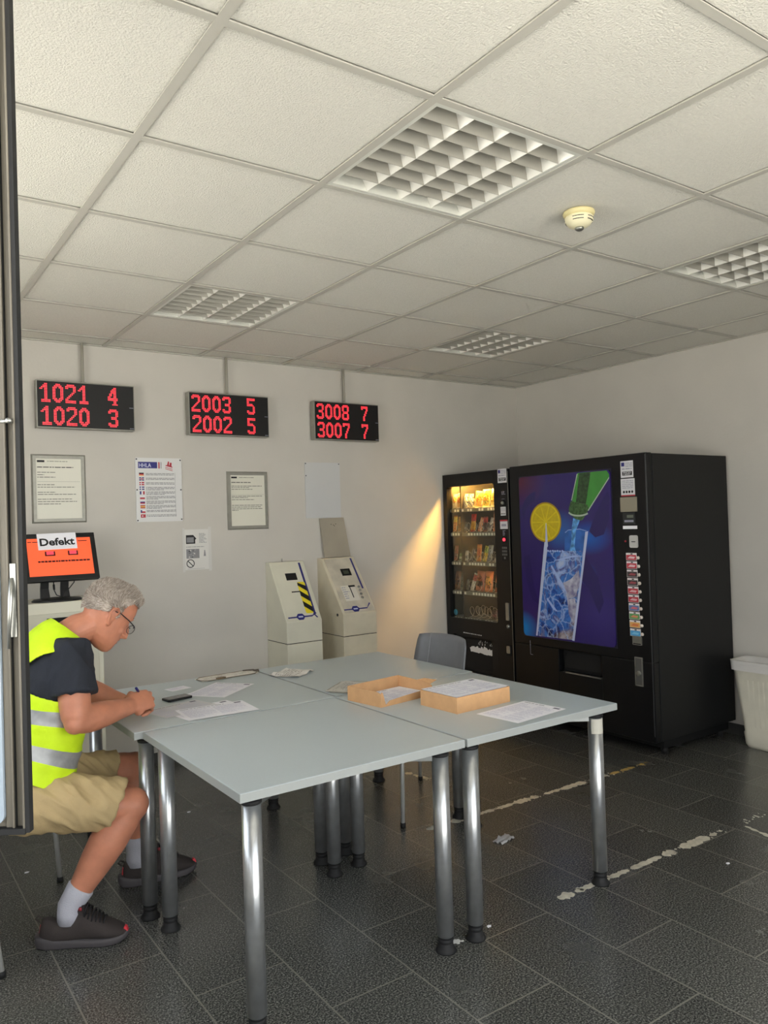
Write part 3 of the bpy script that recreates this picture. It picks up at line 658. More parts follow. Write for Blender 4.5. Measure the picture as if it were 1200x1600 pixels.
# snacks: pillow bags and bars, each a thing of its own
def snack(r, bi, frac, wd, ht, cols, label, cat='snack', lean=0.0, depth=-.11, th=.03, rise=.006, pat=0, roll=0.0):
    b0, b1 = bays[bi]; z = levels[r]; u = b0+frac*(b1-b0)-(.012 if bi else .0)
    T0 = tpanel(4.965); base = T0 @ Vector((u, z+rise, depth))
    o_ = thing('snack_bag' if cat == 'snack bag' else 'snack_bar', label, cat, base, group='snacks in the vending machine')
    Rm = Matrix.Rotation(math.radians(roll), 4, 'Z'); Rl = Matrix.Rotation(math.radians(-lean), 4, 'X')
    Tm = Matrix.Translation(-base) @ T0 @ Matrix.Translation((u, z+rise, depth)) @ Rm @ Rl
    nu, nv = 9, 12; q = MB(); q.T = Tm; vv = []; ff = []; mi = []
    rn = random.Random(int(r*100+bi*50+frac*37))
    for side in (1, -1):
        for j in range(nv+1):
            for i in range(nu+1):
                a, b_ = i/nu, j/nv
                prof = (max(0, math.sin(PI*a))**.6)*(max(0, math.sin(PI*min(1, max(0, (b_-.06)/.88))))**.5)
                vv.append(((a-.5)*wd*(1-.04*math.sin(b_*PI)), b_*ht, side*(th/2*prof+.0004)+rn.uniform(-.0006, .0006)*prof))
    for sd in range(2):
        for j in range(nv):
            for i in range(nu):
                k = sd*(nu+1)*(nv+1)+j*(nu+1)+i; fq = (k, k+1, k+nu+2, k+nu+1); fq = fq if sd == 0 else fq[::-1]
                c = 0
                if j <= 0 or j >= nv-1: c = 2
                elif pat == 0 and 3 <= j <= 5 and 1 <= i <= 7: c = 1
                elif pat == 1 and (i-4.5)**2/9+(j-6)**2/9 < 1: c = 1
                elif pat == 2 and (i+j) % 4 == 0: c = 1
                elif pat == 3 and j >= 7: c = 1
                q.add([vv[x] for x in fq], [(0, 1, 2, 3)], c, True)
    # weld
    q.build('wrapper', [mat('wrap_'+c_, c_, .35, noise_amt=.12, noise_scale=60, spec=.6) for c_ in cols], o_)
    me = o_.children[0].data; bm = bmesh.new(); bm.from_mesh(me); bmesh.ops.remove_doubles(bm, verts=bm.verts, dist=.0002); bm.to_mesh(me); bm.free()
SB, BR = 'snack bag', 'snack bar'
S = [
 (0, 0, .28, .060, .120, ('e8d9b0', 'd9a94a', 'd0c8a0'), 'pale bag with golden print, leftmost on the top snack shelf', SB, 1),
 (0, 0, .74, .065, .125, ('efc67c', 'e08a30', 'e8dcb8'), 'light orange snack bag, second from the left on the top shelf', SB, 1),
 (0, 1, .07, .050, .115, ('e9e4d4', '3a3530', 'c8c0a8'), 'white snack bag with dark print, just right of the divider on the top shelf', SB, 2),
 (0, 1, .22, .055, .112, ('d8d2bc', '2e2a26', 'b8b09c'), 'second white and dark snack bag right of the divider, top shelf', SB, 2),
 (0, 1, .42, .085, .130, ('f0b94e', 'e79a30', 'e8d48c'), 'orange-yellow crisp bag in the middle of the top shelf', SB, 1),
 (0, 1, .66, .090, .140, ('f6d94a', 'f0a820', 'f4e490'), 'bright yellow crisp bag with orange centre on the top shelf', SB, 1),
 (0, 1, .89, .080, .142, ('f3e27c', 'e8c24a', 'f0ecc0'), 'pale yellow crisp bag, rightmost on the top shelf', SB, 0),
 (1, 0, .27, .045, .135, ('e58a35', 'f0c040', 'b86a2a'), 'orange and yellow bar, leftmost on the second snack shelf', BR, 3),
 (1, 0, .72, .050, .125, ('b08340', '8a6232', 'a08050'), 'golden brown bar beside the divider on the second shelf', BR, 0),
 (1, 1, .06, .035, .080, ('5c5a52', '8a867a', '4a463e'), 'short dark grey bar right of the divider on the second shelf', BR, 0),
 (1, 1, .28, .060, .142, ('e8a428', 'd03a28', 'c83a2a'), 'tall yellow bar with red top on the second shelf', BR, 3),
 (1, 1, .47, .045, .115, ('e6a068', 'e8e0d0', 'c8784a'), 'leaning orange and white bar on the second shelf', BR, 2),
 (1, 1, .63, .055, .118, ('4e3428', 'b83028', '6a2a24'), 'dark brown bar with red top on the second shelf', BR, 3),
 (1, 1, .76, .036, .112, ('dcd8d0', '8a8a90', 'c0bcb4'), 'slim silver white bar on the second shelf', BR, 0),
 (1, 1, .92, .055, .155, ('e2a47a', 'b06a4a', 'd89468'), 'tall peach patterned bar, rightmost on the second shelf', BR, 2),
 (2, 0, .28, .045, .125, ('a8583c', '7a3a2c', '8a4a34'), 'reddish brown bar, leftmost on the third snack shelf', BR, 0),
 (2, 0, .76, .048, .065, ('6f8a5c', 'dcdccc', '586a4a'), 'low green and white bar beside the divider, third shelf', BR, 0),
 (2, 1, .06, .040, .085, ('cfccc0', '6a6a60', 'a8a498'), 'short pale bar right of the divider on the third shelf', BR, 0),
 (2, 1, .20, .042, .110, ('3a3430', 'd8d0c4', '4a4038'), 'leaning dark bar with white print on the third shelf', BR, 2),
 (2, 1, .42, .055, .135, ('d98a3c', 'c8642c', 'b86a34'), 'orange bar in the middle of the third shelf', BR, 1),
 (2, 1, .58, .045, .125, ('e0b83c', '8a9a34', 'a8a23c'), 'yellow and olive green bar on the third shelf', BR, 3),
 (2, 1, .75, .055, .130, ('8a8c94', 'b8bac0', '74767c'), 'silver grey bar on the third shelf', BR, 0),
 (2, 1, .93, .042, .135, ('e4e2de', '3a3a40', 'cfccc8'), 'white bar with dark print, rightmost on the third shelf', BR, 0),
 (3, 0, .30, .070, .150, ('9a6a44', '6a4630', '805636'), 'brown bag, leftmost on the fourth snack shelf', SB, 0),
 (3, 0, .78, .050, .140, ('a8a890', '6a7a58', '8c8c74'), 'grey green bar tapering up beside the divider, fourth shelf', BR, 2),
 (3, 1, .06, .032, .090, ('7c7c74', '5a5a54', '6a6a62'), 'short grey bar right of the divider on the fourth shelf', BR, 0),
 (3, 1, .19, .042, .145, ('e0dcd4', 'b04038', 'c8c4bc'), 'leaning white bar with red print on the fourth shelf', BR, 3),
 (3, 1, .40, .095, .160, ('a8583a', '3c2420', '8a4a34'), 'large brown bag with dark middle on the fourth shelf', SB, 0),
 (3, 1, .66, .090, .160, ('d87a3a', 'e8a030', 'b8602c'), 'large orange bag on the fourth shelf', SB, 1),
 (3, 1, .92, .060, .150, ('b8683a', '2c4a3c', '9a5430'), 'brown and green bag, rightmost on the fourth shelf', SB, 0),
 (4, 1, .82, .060, .075, ('3a2628', '8a5a64', '2a1a1c'), 'single dark chocolate bar in the nearly empty bottom shelf', BR, 0)]
LEAN = {(1, .47): -16, (1, .76): -14, (2, .20): -16, (2, .58): -12, (2, .93): -8, (3, .19): -16, (0, .42): -6, (3, .40): -4}
for (r, bi, fr_, wd, ht, cols, lab, cat_, pat) in S:
    snack(r, bi, fr_, wd, ht, cols, lab, cat_, lean=8, pat=pat, roll=LEAN.get((r, fr_), 0), depth=-.062 if cat_ == BR else -.068, th=.022 if cat_ == BR else .034)
bd = part('round_sticker', mat('sticker_blue', '3aa0c8', .4), t, T, lambda q: q.cyl((.075, .755, -.033), (.075, .755, -.031), .024, n=24))

# ------------------------------------------------------------------ drink vending machine
OG = (4.45, 3.585, 0)
t = thing('drink_vending_machine', 'big black drinks vending machine with lemon and glass picture on blue front', 'vending machine', OG)
T = off(tpanel(4.185), OG); DW = 1.195; DH = 1.882
b = MB(); b.T = T; b.box(.0, DW, .10, DH-.004, -.86, -.058); b.box(.03, DW-.03, .04, .10, -.82, -.12); b.build('case', black_side, t, bevel=.004)
d = MB(); d.T = T; sl = (.425, .795, .435, .590)
d.box(0, DW, sl[3], DH, -.054, 0); d.box(0, sl[0], .10, sl[3], -.054, 0); d.box(sl[1], DW, .10, sl[3], -.054, 0); d.box(sl[0], sl[1], .10, sl[2], -.054, 0)
d.build('door_front', black_pt, t, bevel=.006)
part('delivery_slot', matte_black, t, T, lambda q: (q.box(sl[0]+.002, sl[1]-.002, sl[2]+.002, sl[3]-.002, -.052, -.05), q.add([(sl[0]+.04, sl[3]-.02, -.046), (sl[1]-.04, sl[3]-.02, -.046), (sl[1]-.02, sl[2]+.03, -.03), (sl[0]+.02, sl[2]+.03, -.03)], [(0, 1, 2, 3)])))
part('slot_lip', steel, t, T, lambda q: q.box(sl[0]+.06, sl[1]-.005, sl[2]-.002, sl[2]+.006, -.01, .004), .001)
part('leveling_foot', rubber, t, T, lambda q: [q.cyl((u, 0, w_), (u, .05, w_), .022, n=12) for u in (.08, DW-.06) for w_ in (-.16, -.76)])
part('door_gap_line', mat('gap_grey', '3c3d40', .5), t, T, lambda q: q.box(DW-.010, DW-.006, .14, DH-.01, 0, .003))
part('scratch_mark', print_grey, t, T, lambda q: (q.box(.155, .158, .52, .62, 0, .0006), q.box(.158, .18, .519, .522, 0, .0006)))
# picture panel
def art_mat():
    m = bpy.data.materials.new('picture_background'); m.use_nodes = True; n = m.node_tree.nodes; l = m.node_tree.links; b = n['Principled BSDF']
    b.inputs['Roughness'].default_value = .18
    tcn = n.new('ShaderNodeTexCoord'); cur = None; last = None
    base = n.new('ShaderNodeRGB'); base.outputs[0].default_value = srgb('2d2068'); last = base.outputs[0]
    # printed colour areas, positions in metres on the panel (object y, z)
    for (y, z, ry, rz, col, k) in ((.50, 1.78, .28, .22, '521c3c', .9), (.50, .70, .16, .14, '0a78c8', 1), (-.13, 1.36, .20, .12, '1458b8', .85), (-.10, 1.12, .10, .08, '1c4ca8', .6), (-.2, 1.72, .1, .14, '44203c', .6), (-.2, .85, .28, .2, '362a78', .7), (.12, 1.40, .2, .16, '2868b8', .7)):
        mp = n.new('ShaderNodeMapping'); mp.inputs['Location'].default_value = (0, -y/ry, -z/rz); mp.inputs['Scale'].default_value = (.0001, 1/ry, 1/rz)
        g = n.new('ShaderNodeTexGradient'); g.gradient_type = 'SPHERICAL'; l.new(tcn.outputs['Object'], mp.inputs[0]); l.new(mp.outputs[0], g.inputs[0])
        mu = n.new('ShaderNodeMath'); mu.operation = 'MULTIPLY'; mu.inputs[1].default_value = k*1.3; mu.use_clamp = True; l.new(g.outputs[0], mu.inputs[0])
        mx = n.new('ShaderNodeMixRGB'); l.new(mu.outputs[0], mx.inputs[0]); l.new(last, mx.inputs[1]); mx.inputs[2].default_value = srgb(col); last = mx.outputs[0]
    l.new(last, b.inputs['Base Color']); return m
def ice_mat():
    m = bpy.data.materials.new('picture_ice_water'); m.use_nodes = True; n = m.node_tree.nodes; l = m.node_tree.links; b = n['Principled BSDF']; b.inputs['Roughness'].default_value = .2
    tcn = n.new('ShaderNodeTexCoord')
    nz = n.new('ShaderNodeTexNoise'); nz.inputs['Scale'].default_value = 7; nz.inputs['Detail'].default_value = 10; nz.inputs['Roughness'].default_value = .62; nz.inputs['Distortion'].default_value = .9; l.new(tcn.outputs['Object'], nz.inputs[0])
    r = n.new('ShaderNodeValToRGB'); l.new(nz.outputs['Fac'], r.inputs[0]); e = r.color_ramp.elements
    e[0].position = .36; e[0].color = srgb('10164a'); e[1].position = .68; e[1].color = srgb('b8c4e0')
    for p, c in ((.43, '2450a8'), (.49, '3a78cc'), (.54, '4a4a86'), (.59, '86a4e0')): x = e.new(p); x.color = srgb(c)
    n2 = n.new('ShaderNodeTexNoise'); n2.inputs['Scale'].default_value = 3.4; n2.inputs['Detail'].default_value = 4; n2.inputs['Distortion'].default_value = 1; l.new(tcn.outputs['Object'], n2.inputs[0])
    sp_ = n.new('ShaderNodeSeparateXYZ'); l.new(tcn.outputs['Object'], sp_.inputs[0])
    mr = n.new('ShaderNodeMapRange'); mr.inputs['From Min'].default_value = 1.25; mr.inputs['From Max'].default_value = .65; mr.inputs['To Min'].default_value = -.25; mr.inputs['To Max'].default_value = .12; l.new(sp_.outputs['Z'], mr.inputs[0])
    ad = n.new('ShaderNodeMath'); l.new(n2.outputs['Fac'], ad.inputs[0]); l.new(mr.outputs[0], ad.inputs[1])
    r2 = n.new('ShaderNodeValToRGB'); l.new(ad.outputs[0], r2.inputs[0]); r2.color_ramp.elements[0].position = .52; r2.color_ramp.elements[0].color = (0, 0, 0, 1); r2.color_ramp.elements[1].position = .62; r2.color_ramp.elements[1].color = (1, 1, 1, 1)
    r3 = n.new('ShaderNodeValToRGB'); l.new(nz.outputs['Fac'], r3.inputs[0]); r3.color_ramp.elements[0].position = .4; r3.color_ramp.elements[0].color = srgb('3a2430'); r3.color_ramp.elements[1].position = .65; r3.color_ramp.elements[1].color = srgb('b0a8b0')
    mx = n.new('ShaderNodeMixRGB'); l.new(r2.outputs[0], mx.inputs[0]); l.new(r.outputs[0], mx.inputs[1]); l.new(r3.outputs[0], mx.inputs[2]); vo = n.new('ShaderNodeTexVoronoi'); vo.feature = 'DISTANCE_TO_EDGE'; vo.inputs['Scale'].default_value = 11; ds = n.new('ShaderNodeVectorMath'); ds.operation = 'ADD'
    sc = n.new('ShaderNodeVectorMath'); sc.operation = 'SCALE'; sc.inputs['Scale'].default_value = .12; l.new(nz.outputs['Color'], sc.inputs[0]); l.new(tcn.outputs['Object'], ds.inputs[0]); l.new(sc.outputs[0], ds.inputs[1]); l.new(ds.outputs[0], vo.inputs['Vector'])
    r4 = n.new('ShaderNodeValToRGB'); l.new(vo.outputs['Distance'], r4.inputs[0]); r4.color_ramp.elements[0].color = (.7, .7, .7, 1); r4.color_ramp.elements[1].position = .07; r4.color_ramp.elements[1].color = (0, 0, 0, 1)
    m2 = n.new('ShaderNodeMixRGB'); l.new(r4.outputs[0], m2.inputs[0]); l.new(mx.outputs[0], m2.inputs[1]); m2.inputs[2].default_value = srgb('a8c2f0'); l.new(m2.outputs[0], b.inputs['Base Color'])
    return m
a0, a1, c0, c1 = .106, .925, .655, 1.797
part('picture_panel', art_mat(), t, T, lambda q: q.rrect(a0, a1, c0, c1, 0, .010, .03))
pp = MB.last
part('panel_rim', mat('rim_dark', '1c1a30', .3), t, T, lambda q: q.rings([[(x, y, z) for (x, y) in pts] for pts, z in [( [(a0-.006, c0-.006), (a1+.006, c0-.006), (a1+.006, c1+.006), (a0-.006, c1+.006)], 0), ([(a0-.006, c0-.006), (a1+.006, c0-.006), (a1+.006, c1+.006), (a0-.006, c1+.006)], .004), ([(a0+.004, c0+.004), (a1-.004, c0+.004), (a1-.004, c1-.004), (a0+.004, c1-.004)], .004)]], smooth=False, caps=False))
gl_edge = mat('picture_glass_edge', 'b9c4e4', .3)
def artpart(name, m, f): return part(name, m, pp, T, f)
def arc(cx, cz, rx, rz, a, b_, n=20): return [(cx+rx*math.cos(math.radians(a+(b_-a)*k/n)), cz+rz*math.sin(math.radians(a+(b_-a)*k/n))) for k in range(n+1)]
# background swooshes
for pts_ in (arc(.30, 1.55, .17, .14, 100, 190, 12)+arc(.28, 1.50, .13, .12, 190, 100, 12), [(.74, 1.40), (.80, 1.52), (.90, 1.66), (.915, 1.62), (.905, 1.48), (.86, 1.38), (.79, 1.36)][::-1], [(.60, 1.20), (.70, 1.24), (.80, 1.10), (.84, .94), (.80, .86), (.72, 1.02), (.64, 1.10)][::-1], [(.13, 1.22), (.19, 1.24), (.22, 1.02), (.27, .88), (.20, .92), (.15, 1.05)]):
    artpart('picture_swirl', mat('picture_indigo', '271c5e', .18), lambda q: q.prism(pts_, .010, .0102))
ice = ice_mat()
artpart('picture_drink', ice, lambda q: q.prism([(.345, 1.262), (.40, 1.272), (.52, 1.268), (.688, 1.272), (.575, .668), (.235, .662)][::-1], .0102, .0106))
artpart('picture_empty_glass', mat('picture_glass_blue', '2b5fae', .2, noise_amt=.25, noise_scale=14), lambda q: q.prism([(.52, 1.268), (.530, 1.395), (.56, 1.412), (.66, 1.417), (.715, 1.402), (.688, 1.272)][::-1], .0102, .0105))
artpart('picture_ice_cube', mat('picture_ice', 'c4c6d8', .25, noise_scale=22, col2='7c7aa0'), lambda q: (q.prism([(.50, 1.05), (.57, 1.08), (.64, 1.14), (.655, 1.06), (.60, .96), (.53, .94)][::-1], .0107, .011), q.prism([(.53, .94), (.60, .95), (.61, .82), (.575, .78), (.54, .84)][::-1], .0107, .011, 0)))
artpart('picture_ice_glint', mat('picture_glint', '9fb8ea', .25), lambda q: (q.prism([(.39, 1.16), (.40, 1.17), (.50, 1.04), (.535, .97), (.48, 1.03)], .0107, .0111), q.prism([(.34, .93), (.35, .94), (.44, .85), (.40, .86)], .0107, .0111), [q.prism(arc(.37+k*.022, 1.268-.002*(k % 2), .009, .007, 0, 360, 8)[:-1], .0107, .0111) for k in range(7)], q.prism([(.42, 1.20), (.50, 1.22), (.60, 1.24), (.66, 1.235), (.58, 1.225), (.49, 1.205)], .0107, .0111)))
artpart('picture_glass_wall', gl_edge, lambda q: (q.prism([(.708, 1.397), (.733, 1.402), (.582, .662), (.562, .664), (.664, 1.15)], .0111, .0116), q.prism([(.360, 1.43), (.368, 1.43), (.362, 1.27), (.242, .664), (.228, .664), (.330, 1.28)], .0111, .0116)))
artpart('picture_glass_rim', mat('picture_rim_blue', '7fa0dc', .3), lambda q: q.prism([(.53, 1.395), (.56, 1.413), (.66, 1.419), (.72, 1.405), (.72, 1.401), (.66, 1.414), (.56, 1.408), (.535, 1.39)][::-1], .0111, .0114))
lem = .355, 1.468
artpart('picture_lemon_rind', mat('lemon_rind', 'a88418', .3), lambda q: q.prism(arc(*lem, .147, .140, 0, 360, 40)[:-1], .0117, .0120))
artpart('picture_lemon_slice', mat('lemon_flesh', 'd8c620', .3, noise_amt=.08, noise_scale=25), lambda q: q.prism(arc(*lem, .137, .130, 0, 360, 40)[:-1], .0120, .0123))
artpart('picture_lemon_segment', mat('lemon_segment', 'c6b116', .3, noise_amt=.08, noise_scale=40), lambda q: [q.prism([(lem[0]+.012*math.cos(a+.31), lem[1]+.012*math.sin(a+.31))]+[(lem[0]+.124*math.cos(a+.045+k*.535/6), lem[1]+.117*math.sin(a+.045+k*.535/6)) for k in range(7)], .0123, .0125) for a in [2*PI*k/10 for k in range(10)]])
artpart('picture_straw_glint', gl_edge, lambda q: q.prism([(.358, 1.462), (.364, 1.462), (.372, 1.30), (.345, 1.27)][::-1], .0125, .0128))
artpart('picture_bottle', mat('bottle_green', '3f8a3a', .25, noise_amt=.06, noise_scale=12), lambda q: q.prism([(.660, 1.790), (.900, 1.790), (.918, 1.765), (.918, 1.742), (.735, 1.535), (.600, 1.590)][::-1], .0102, .0108))
artpart('picture_bottle_label', mat('bottle_dark_green', '2f4a2c', .3, noise_amt=.5, noise_scale=45), lambda q: q.prism([(.672, 1.788), (.770, 1.788), (.715, 1.56), (.635, 1.585)][::-1], .0109, .0112))
artpart('picture_bottle_mouth', mat('bottle_mouth', '3a5a34', .25, noise_amt=.45, noise_scale=50), lambda q: q.prism([(.592, 1.605), (.572, 1.555), (.575, 1.520), (.655, 1.470), (.690, 1.478), (.745, 1.545), (.735, 1.575)][::-1], .0109, .0114))
artpart('picture_bottle_glint', mat('picture_pale_line', 'a8b8a8', .3), lambda q: (q.prism([(.918, 1.748), (.918, 1.738), (.742, 1.535), (.736, 1.54)], .0112, .0116), q.prism(arc(.66, 1.535, .095, .035, 195, 325, 16)+arc(.66, 1.543, .088, .032, 325, 195, 16), .0114, .0118), q.prism([(.652, 1.785), (.660, 1.785), (.603, 1.61), (.596, 1.61)][::-1], .0112, .0116)))
artpart('picture_water_stream', mat('picture_stream', '5a9ae0', .2, noise_amt=.5, noise_scale=35), lambda q: (q.prism([(.608, 1.49), (.665, 1.475), (.63, 1.41), (.612, 1.30), (.62, 1.27), (.565, 1.27), (.585, 1.33), (.592, 1.42)][::-1], .0112, .0116)))
# selection strip
part('service_sticker', lblm, t, T, lambda q: sticker(q, 1.002, 1.735))
part('notice_label', lblm, t, T, lambda q: (q.box(1.0, 1.105, 1.625, 1.728, 0, .0012, 0), q.box(1.0, 1.105, 1.618, 1.626, 0, .0014, 4), [q.cyl((1.022+k*.021, 1.645, .0012), (1.022+k*.021, 1.645, .0017), .008, n=10, mi=1) for k in range(4)], [q.words(1.01, 1.095, 1.712-k*.011, .007, .0016, 3, rnd) for k in range(5)]))
part('blank_plate', mat('nickel_plate', '9c9787', .4, metal=.4), t, T, lambda q: (q.rrect(.992, 1.118, 1.520, 1.612, 0, .003, .004), [q.cyl((x, z, .003), (x, z, .0045), .004, n=8) for x in (.999, 1.111) for z in (1.527, 1.605)]))
part('price_display', [mat('display_dark', '26282a', .3), mat('lcd', '6b7264', .3), print_grey, white], t, T, lambda q: (q.rrect(1.01, 1.10, 1.443, 1.515, 0, .006, .004, 0), q.box(1.042, 1.090, 1.482, 1.500, .006, .0065, 1), q.box(1.022, 1.090, 1.455, 1.468, .006, .0065, 2), q.box(1.005, 1.112, 1.412, 1.432, 0, .002, 3)))
part('coin_slot', [mat('slot_white', 'c0c0be', .35), ink], t, T, lambda q: (q.rrect(1.055, 1.115, 1.295, 1.372, 0, .008, .01, 0), q.box(1.07, 1.10, 1.330, 1.335, .008, .0085, 1)), .001)
part('indicator_lamp', redp, t, T, lambda q: q.cyl((1.02, 1.335, 0), (1.02, 1.335, .004), .006, n=12))
cols = [('c03a4a', 'e8c8d0'), ('c03a4a', 'e8c8d0'), ('3a3638', '9a4a54'), ('3a3638', '9a4a54'), ('b82c3c', 'e0b0b8'), ('b82c3c', 'e0b0b8'), ('5a78b0', 'd06a7a'), ('5a9a5c', 'd88a6a'), ('e0a860', 'd8784a'), ('4a9ad0', '7cc0e4')]
for k, (ca, cb_) in enumerate(cols):
    z = 1.262-k*.0525; u = 1.022+k*.0012
    part('selection_label', [mat('sel_white', 'e6e2e4', .4), mat('sel_'+ca, ca, .4), mat('sel_'+cb_, cb_, .4), ink], t, T, lambda q: (q.box(u, u+.078, z-.046, z, 0, .003, 0), q.box(u+.002, u+.076, z-.044, z-.012, .003, .0034, 1), q.prism([(u+.01, z-.034), (u+.03, z-.020), (u+.068, z-.024), (u+.06, z-.036)], .0034, .0037, 2), q.box(u+.034, u+.05, z-.010, z-.003, .003, .0034, 3)))
    part('selection_button', mat('button_ivory', 'e8dcd4', .35), t, T, lambda q: q.cyl((u+.090, z-.030, 0), (u+.090, z-.030, .006), .0105, n=16))
part('coin_return', [steel, matte_black], t, T, lambda q: (q.rrect(1.050, 1.118, .690, .745, 0, .006, .004, 0), q.box(1.056, 1.112, .694, .700, .006, .007, 1)))
part('door_lock', [steel, matte_black, mat('lock_grey', '6a6a68', .4, metal=.5)], t, T, lambda q: (q.rrect(1.058, 1.118, .435, .615, 0, .004, .003, 0), q.rrect(1.066, 1.110, .443, .607, .004, .0046, .003, 2), q.cyl((1.090, .515, .0046), (1.090, .515, .014), .016, n=18, mi=0), q.prism([(1.084, .52), (1.096, .53), (1.096, .505), (1.084, .50)][::-1], .014, .0165, 0)), .0008)

# ------------------------------------------------------------------ waste bin with liner
t = thing('waste_bin', 'cream plastic waste bin with white liner by the right wall', 'bin', (4.765, 2.62, 0))
binm = mat('bin_cream', 'e2ddcc', .5, noise_amt=.04, noise_scale=10)
def rr(hx, hy, z, r=.05, n=6, cx=0, cy=0):
    pts = []
    for sx, sy, a0_ in ((1, 1, 0), (-1, 1, 90), (-1, -1, 180), (1, -1, 270)):
        for i in range(n+1):
            a = math.radians(a0_+90*i/n); pts.append((cx+sx*(hx-r)+r*math.cos(a), cy+sy*(hy-r)+r*math.sin(a), z))
    return pts
b = MB(); b.rings([rr(.070, .190, 0), rr(.078, .200, .02), rr(.082, .207, .09), rr(.078, .203, .10), rr(.098, .250, .485), rr(.106, .258, .495), rr(.108, .262, .54), rr(.098, .250, .542), rr(.088, .24, .49), rr(.062, .18, .03)])
b.build('bin_body', binm, t)
b = MB(); b.rings([rr(.1095, .262, .487), rr(.1095, .263, .50), rr(.1105, .2655, .535), rr(.112, .267, .551), rr(.100, .252, .553), rr(.090, .240, .53), rr(.075, .22, .36)], caps=False)
for i, v in enumerate(b.v): b.v[i] = v+Vector((1, 1, .8))*(.005*(noise.noise(Vector(v)*26)))
b.build('liner', mat('liner_plastic', 'dbd8d4', .4, bump=.6, bump_scale=30), t)
b = MB()
for k in range(9):
    y = -.13+k*.033; b.add([(-.0770, y, .13), (-.0770, y+.012, .13), (-.0935, y+.013, .44), (-.0935, y-.001, .44), (-.0805, y+.002, .14), (-.0805, y+.010, .14), (-.0955, y+.011, .43), (-.0955, y+.001, .43)], [(4, 5, 6, 7), (0, 1, 5, 4), (1, 2, 6, 5), (2, 3, 7, 6), (3, 0, 4, 7)])
b.build('rib', binm, t)

# ------------------------------------------------------------------ tables
TH = .735
def table(x0, x1, y0, y1, label, legs, patch=None, sticker_at=None):
    cx, cy = (x0+x1)/2, (y0+y1)/2
    t = thing('office_table', label, 'table', (cx, cy, 0), group='grey tables pushed together')
    hx, hy = (x1-x0)/2, (y1-y0)/2
    q = MB(); q.box(-hx, hx, -hy, hy, TH-.027, TH); q.build('tabletop', desk, t, bevel=.0015)
    top_ = MB.last
    q = MB(); e = .0012
    q.box(-hx-e, hx+e, -hy-e, -hy, TH-.027, TH-.0015); q.box(-hx-e, hx+e, hy, hy+e, TH-.027, TH-.0015); q.box(-hx-e, -hx, -hy, hy, TH-.027, TH-.0015); q.box(hx, hx+e, -hy, hy, TH-.027, TH-.0015)
    q.build('edge_band', desk_edge, top_)
    ins = .062
    L_ = {'nl': (-hx+ins, -hy+ins), 'nr': (hx-ins, -hy+ins), 'fl': (-hx+ins, hy-ins), 'fr': (hx-ins, hy-ins)}
    q = MB()
    rx, ry = hx-ins-.20, hy-ins-.15                                     # inner frame with an arm out to each leg
    for s_y in (-1, 1): q.box(-rx, rx, s_y*ry-.014, s_y*ry+.014, TH-.072, TH-.030)
    for s_x in (-1, 1): q.box(s_x*rx-.014, s_x*rx+.014, -ry+.014, ry-.014, TH-.072, TH-.030)
    for s_x in (-1, 1):
        for s_y in (-1, 1):
            A = Vector((s_x*(hx-ins-.022), s_y*(hy-ins-.016))); B = Vector((s_x*rx, s_y*ry)); d = (B-A).normalized(); n_ = Vector((-d.y, d.x))*.013
            q.prism([tuple(A+n_), tuple(B+n_), tuple(B-n_), tuple(A-n_)], TH-.072, TH-.050)
    q.build('frame_rail', mat('frame_metal', '8f9292', .35, metal=.8), t, bevel=.001)
    for k, (lx, ly) in L_.items():
        q = MB(); q.cyl((lx, ly, .056), (lx, ly, TH-.050), .0295, n=28); q.build('leg', chrome, t); lg = MB.last
        q = MB(); q.cyl((lx, ly, TH-.044), (lx, ly, TH-.027), .018, n=20); q.build('mounting_neck', steel, lg)
        q = MB(); q.lathe([(.0300, TH-.056), (.0318, TH-.054), (.0318, TH-.046), (.0295, TH-.043)], 28, c=(lx, ly, 0)); q.build('collar', rubber, lg)
        q = MB(); q.lathe([(.036, 0), (.037, .005), (.033, .011), (.0265, .018), (.0265, .028), (.0245, .030), (.0245, .033), (.0265, .035), (.0265, .043), (.0245, .045), (.0245, .048), (.0275, .050), (.0285, .058)], 24, c=(lx, ly, 0)); q.build('foot', rubber, lg)
        if sticker_at == k:
            q = MB(); q.rings([[(lx+.0300*math.cos(a), ly+.0300*math.sin(a), z) for a in [3.3+i*.16 for i in range(14)]] for z in (.615, .675)], closed=False, caps=False, mi=0); q.build('paper_tape', mat('masking_tape', 'c9c6ba', .6), lg)
    if patch: pass
    return t
table(.917, 1.760, 2.090, 2.965, 'grey table nearest the camera, with a bare empty top', 0)
table(1.772, 2.572, 2.088, 2.985, 'grey table at the right front carrying the cardboard boxes', 0, sticker_at='nr')
table(.885, 1.775, 2.977, 3.850, 'grey table at the far left where the man writes', 0)
table(1.787, 2.590, 2.997, 3.845, 'grey table at the far right, in front of the empty grey chair', 0)

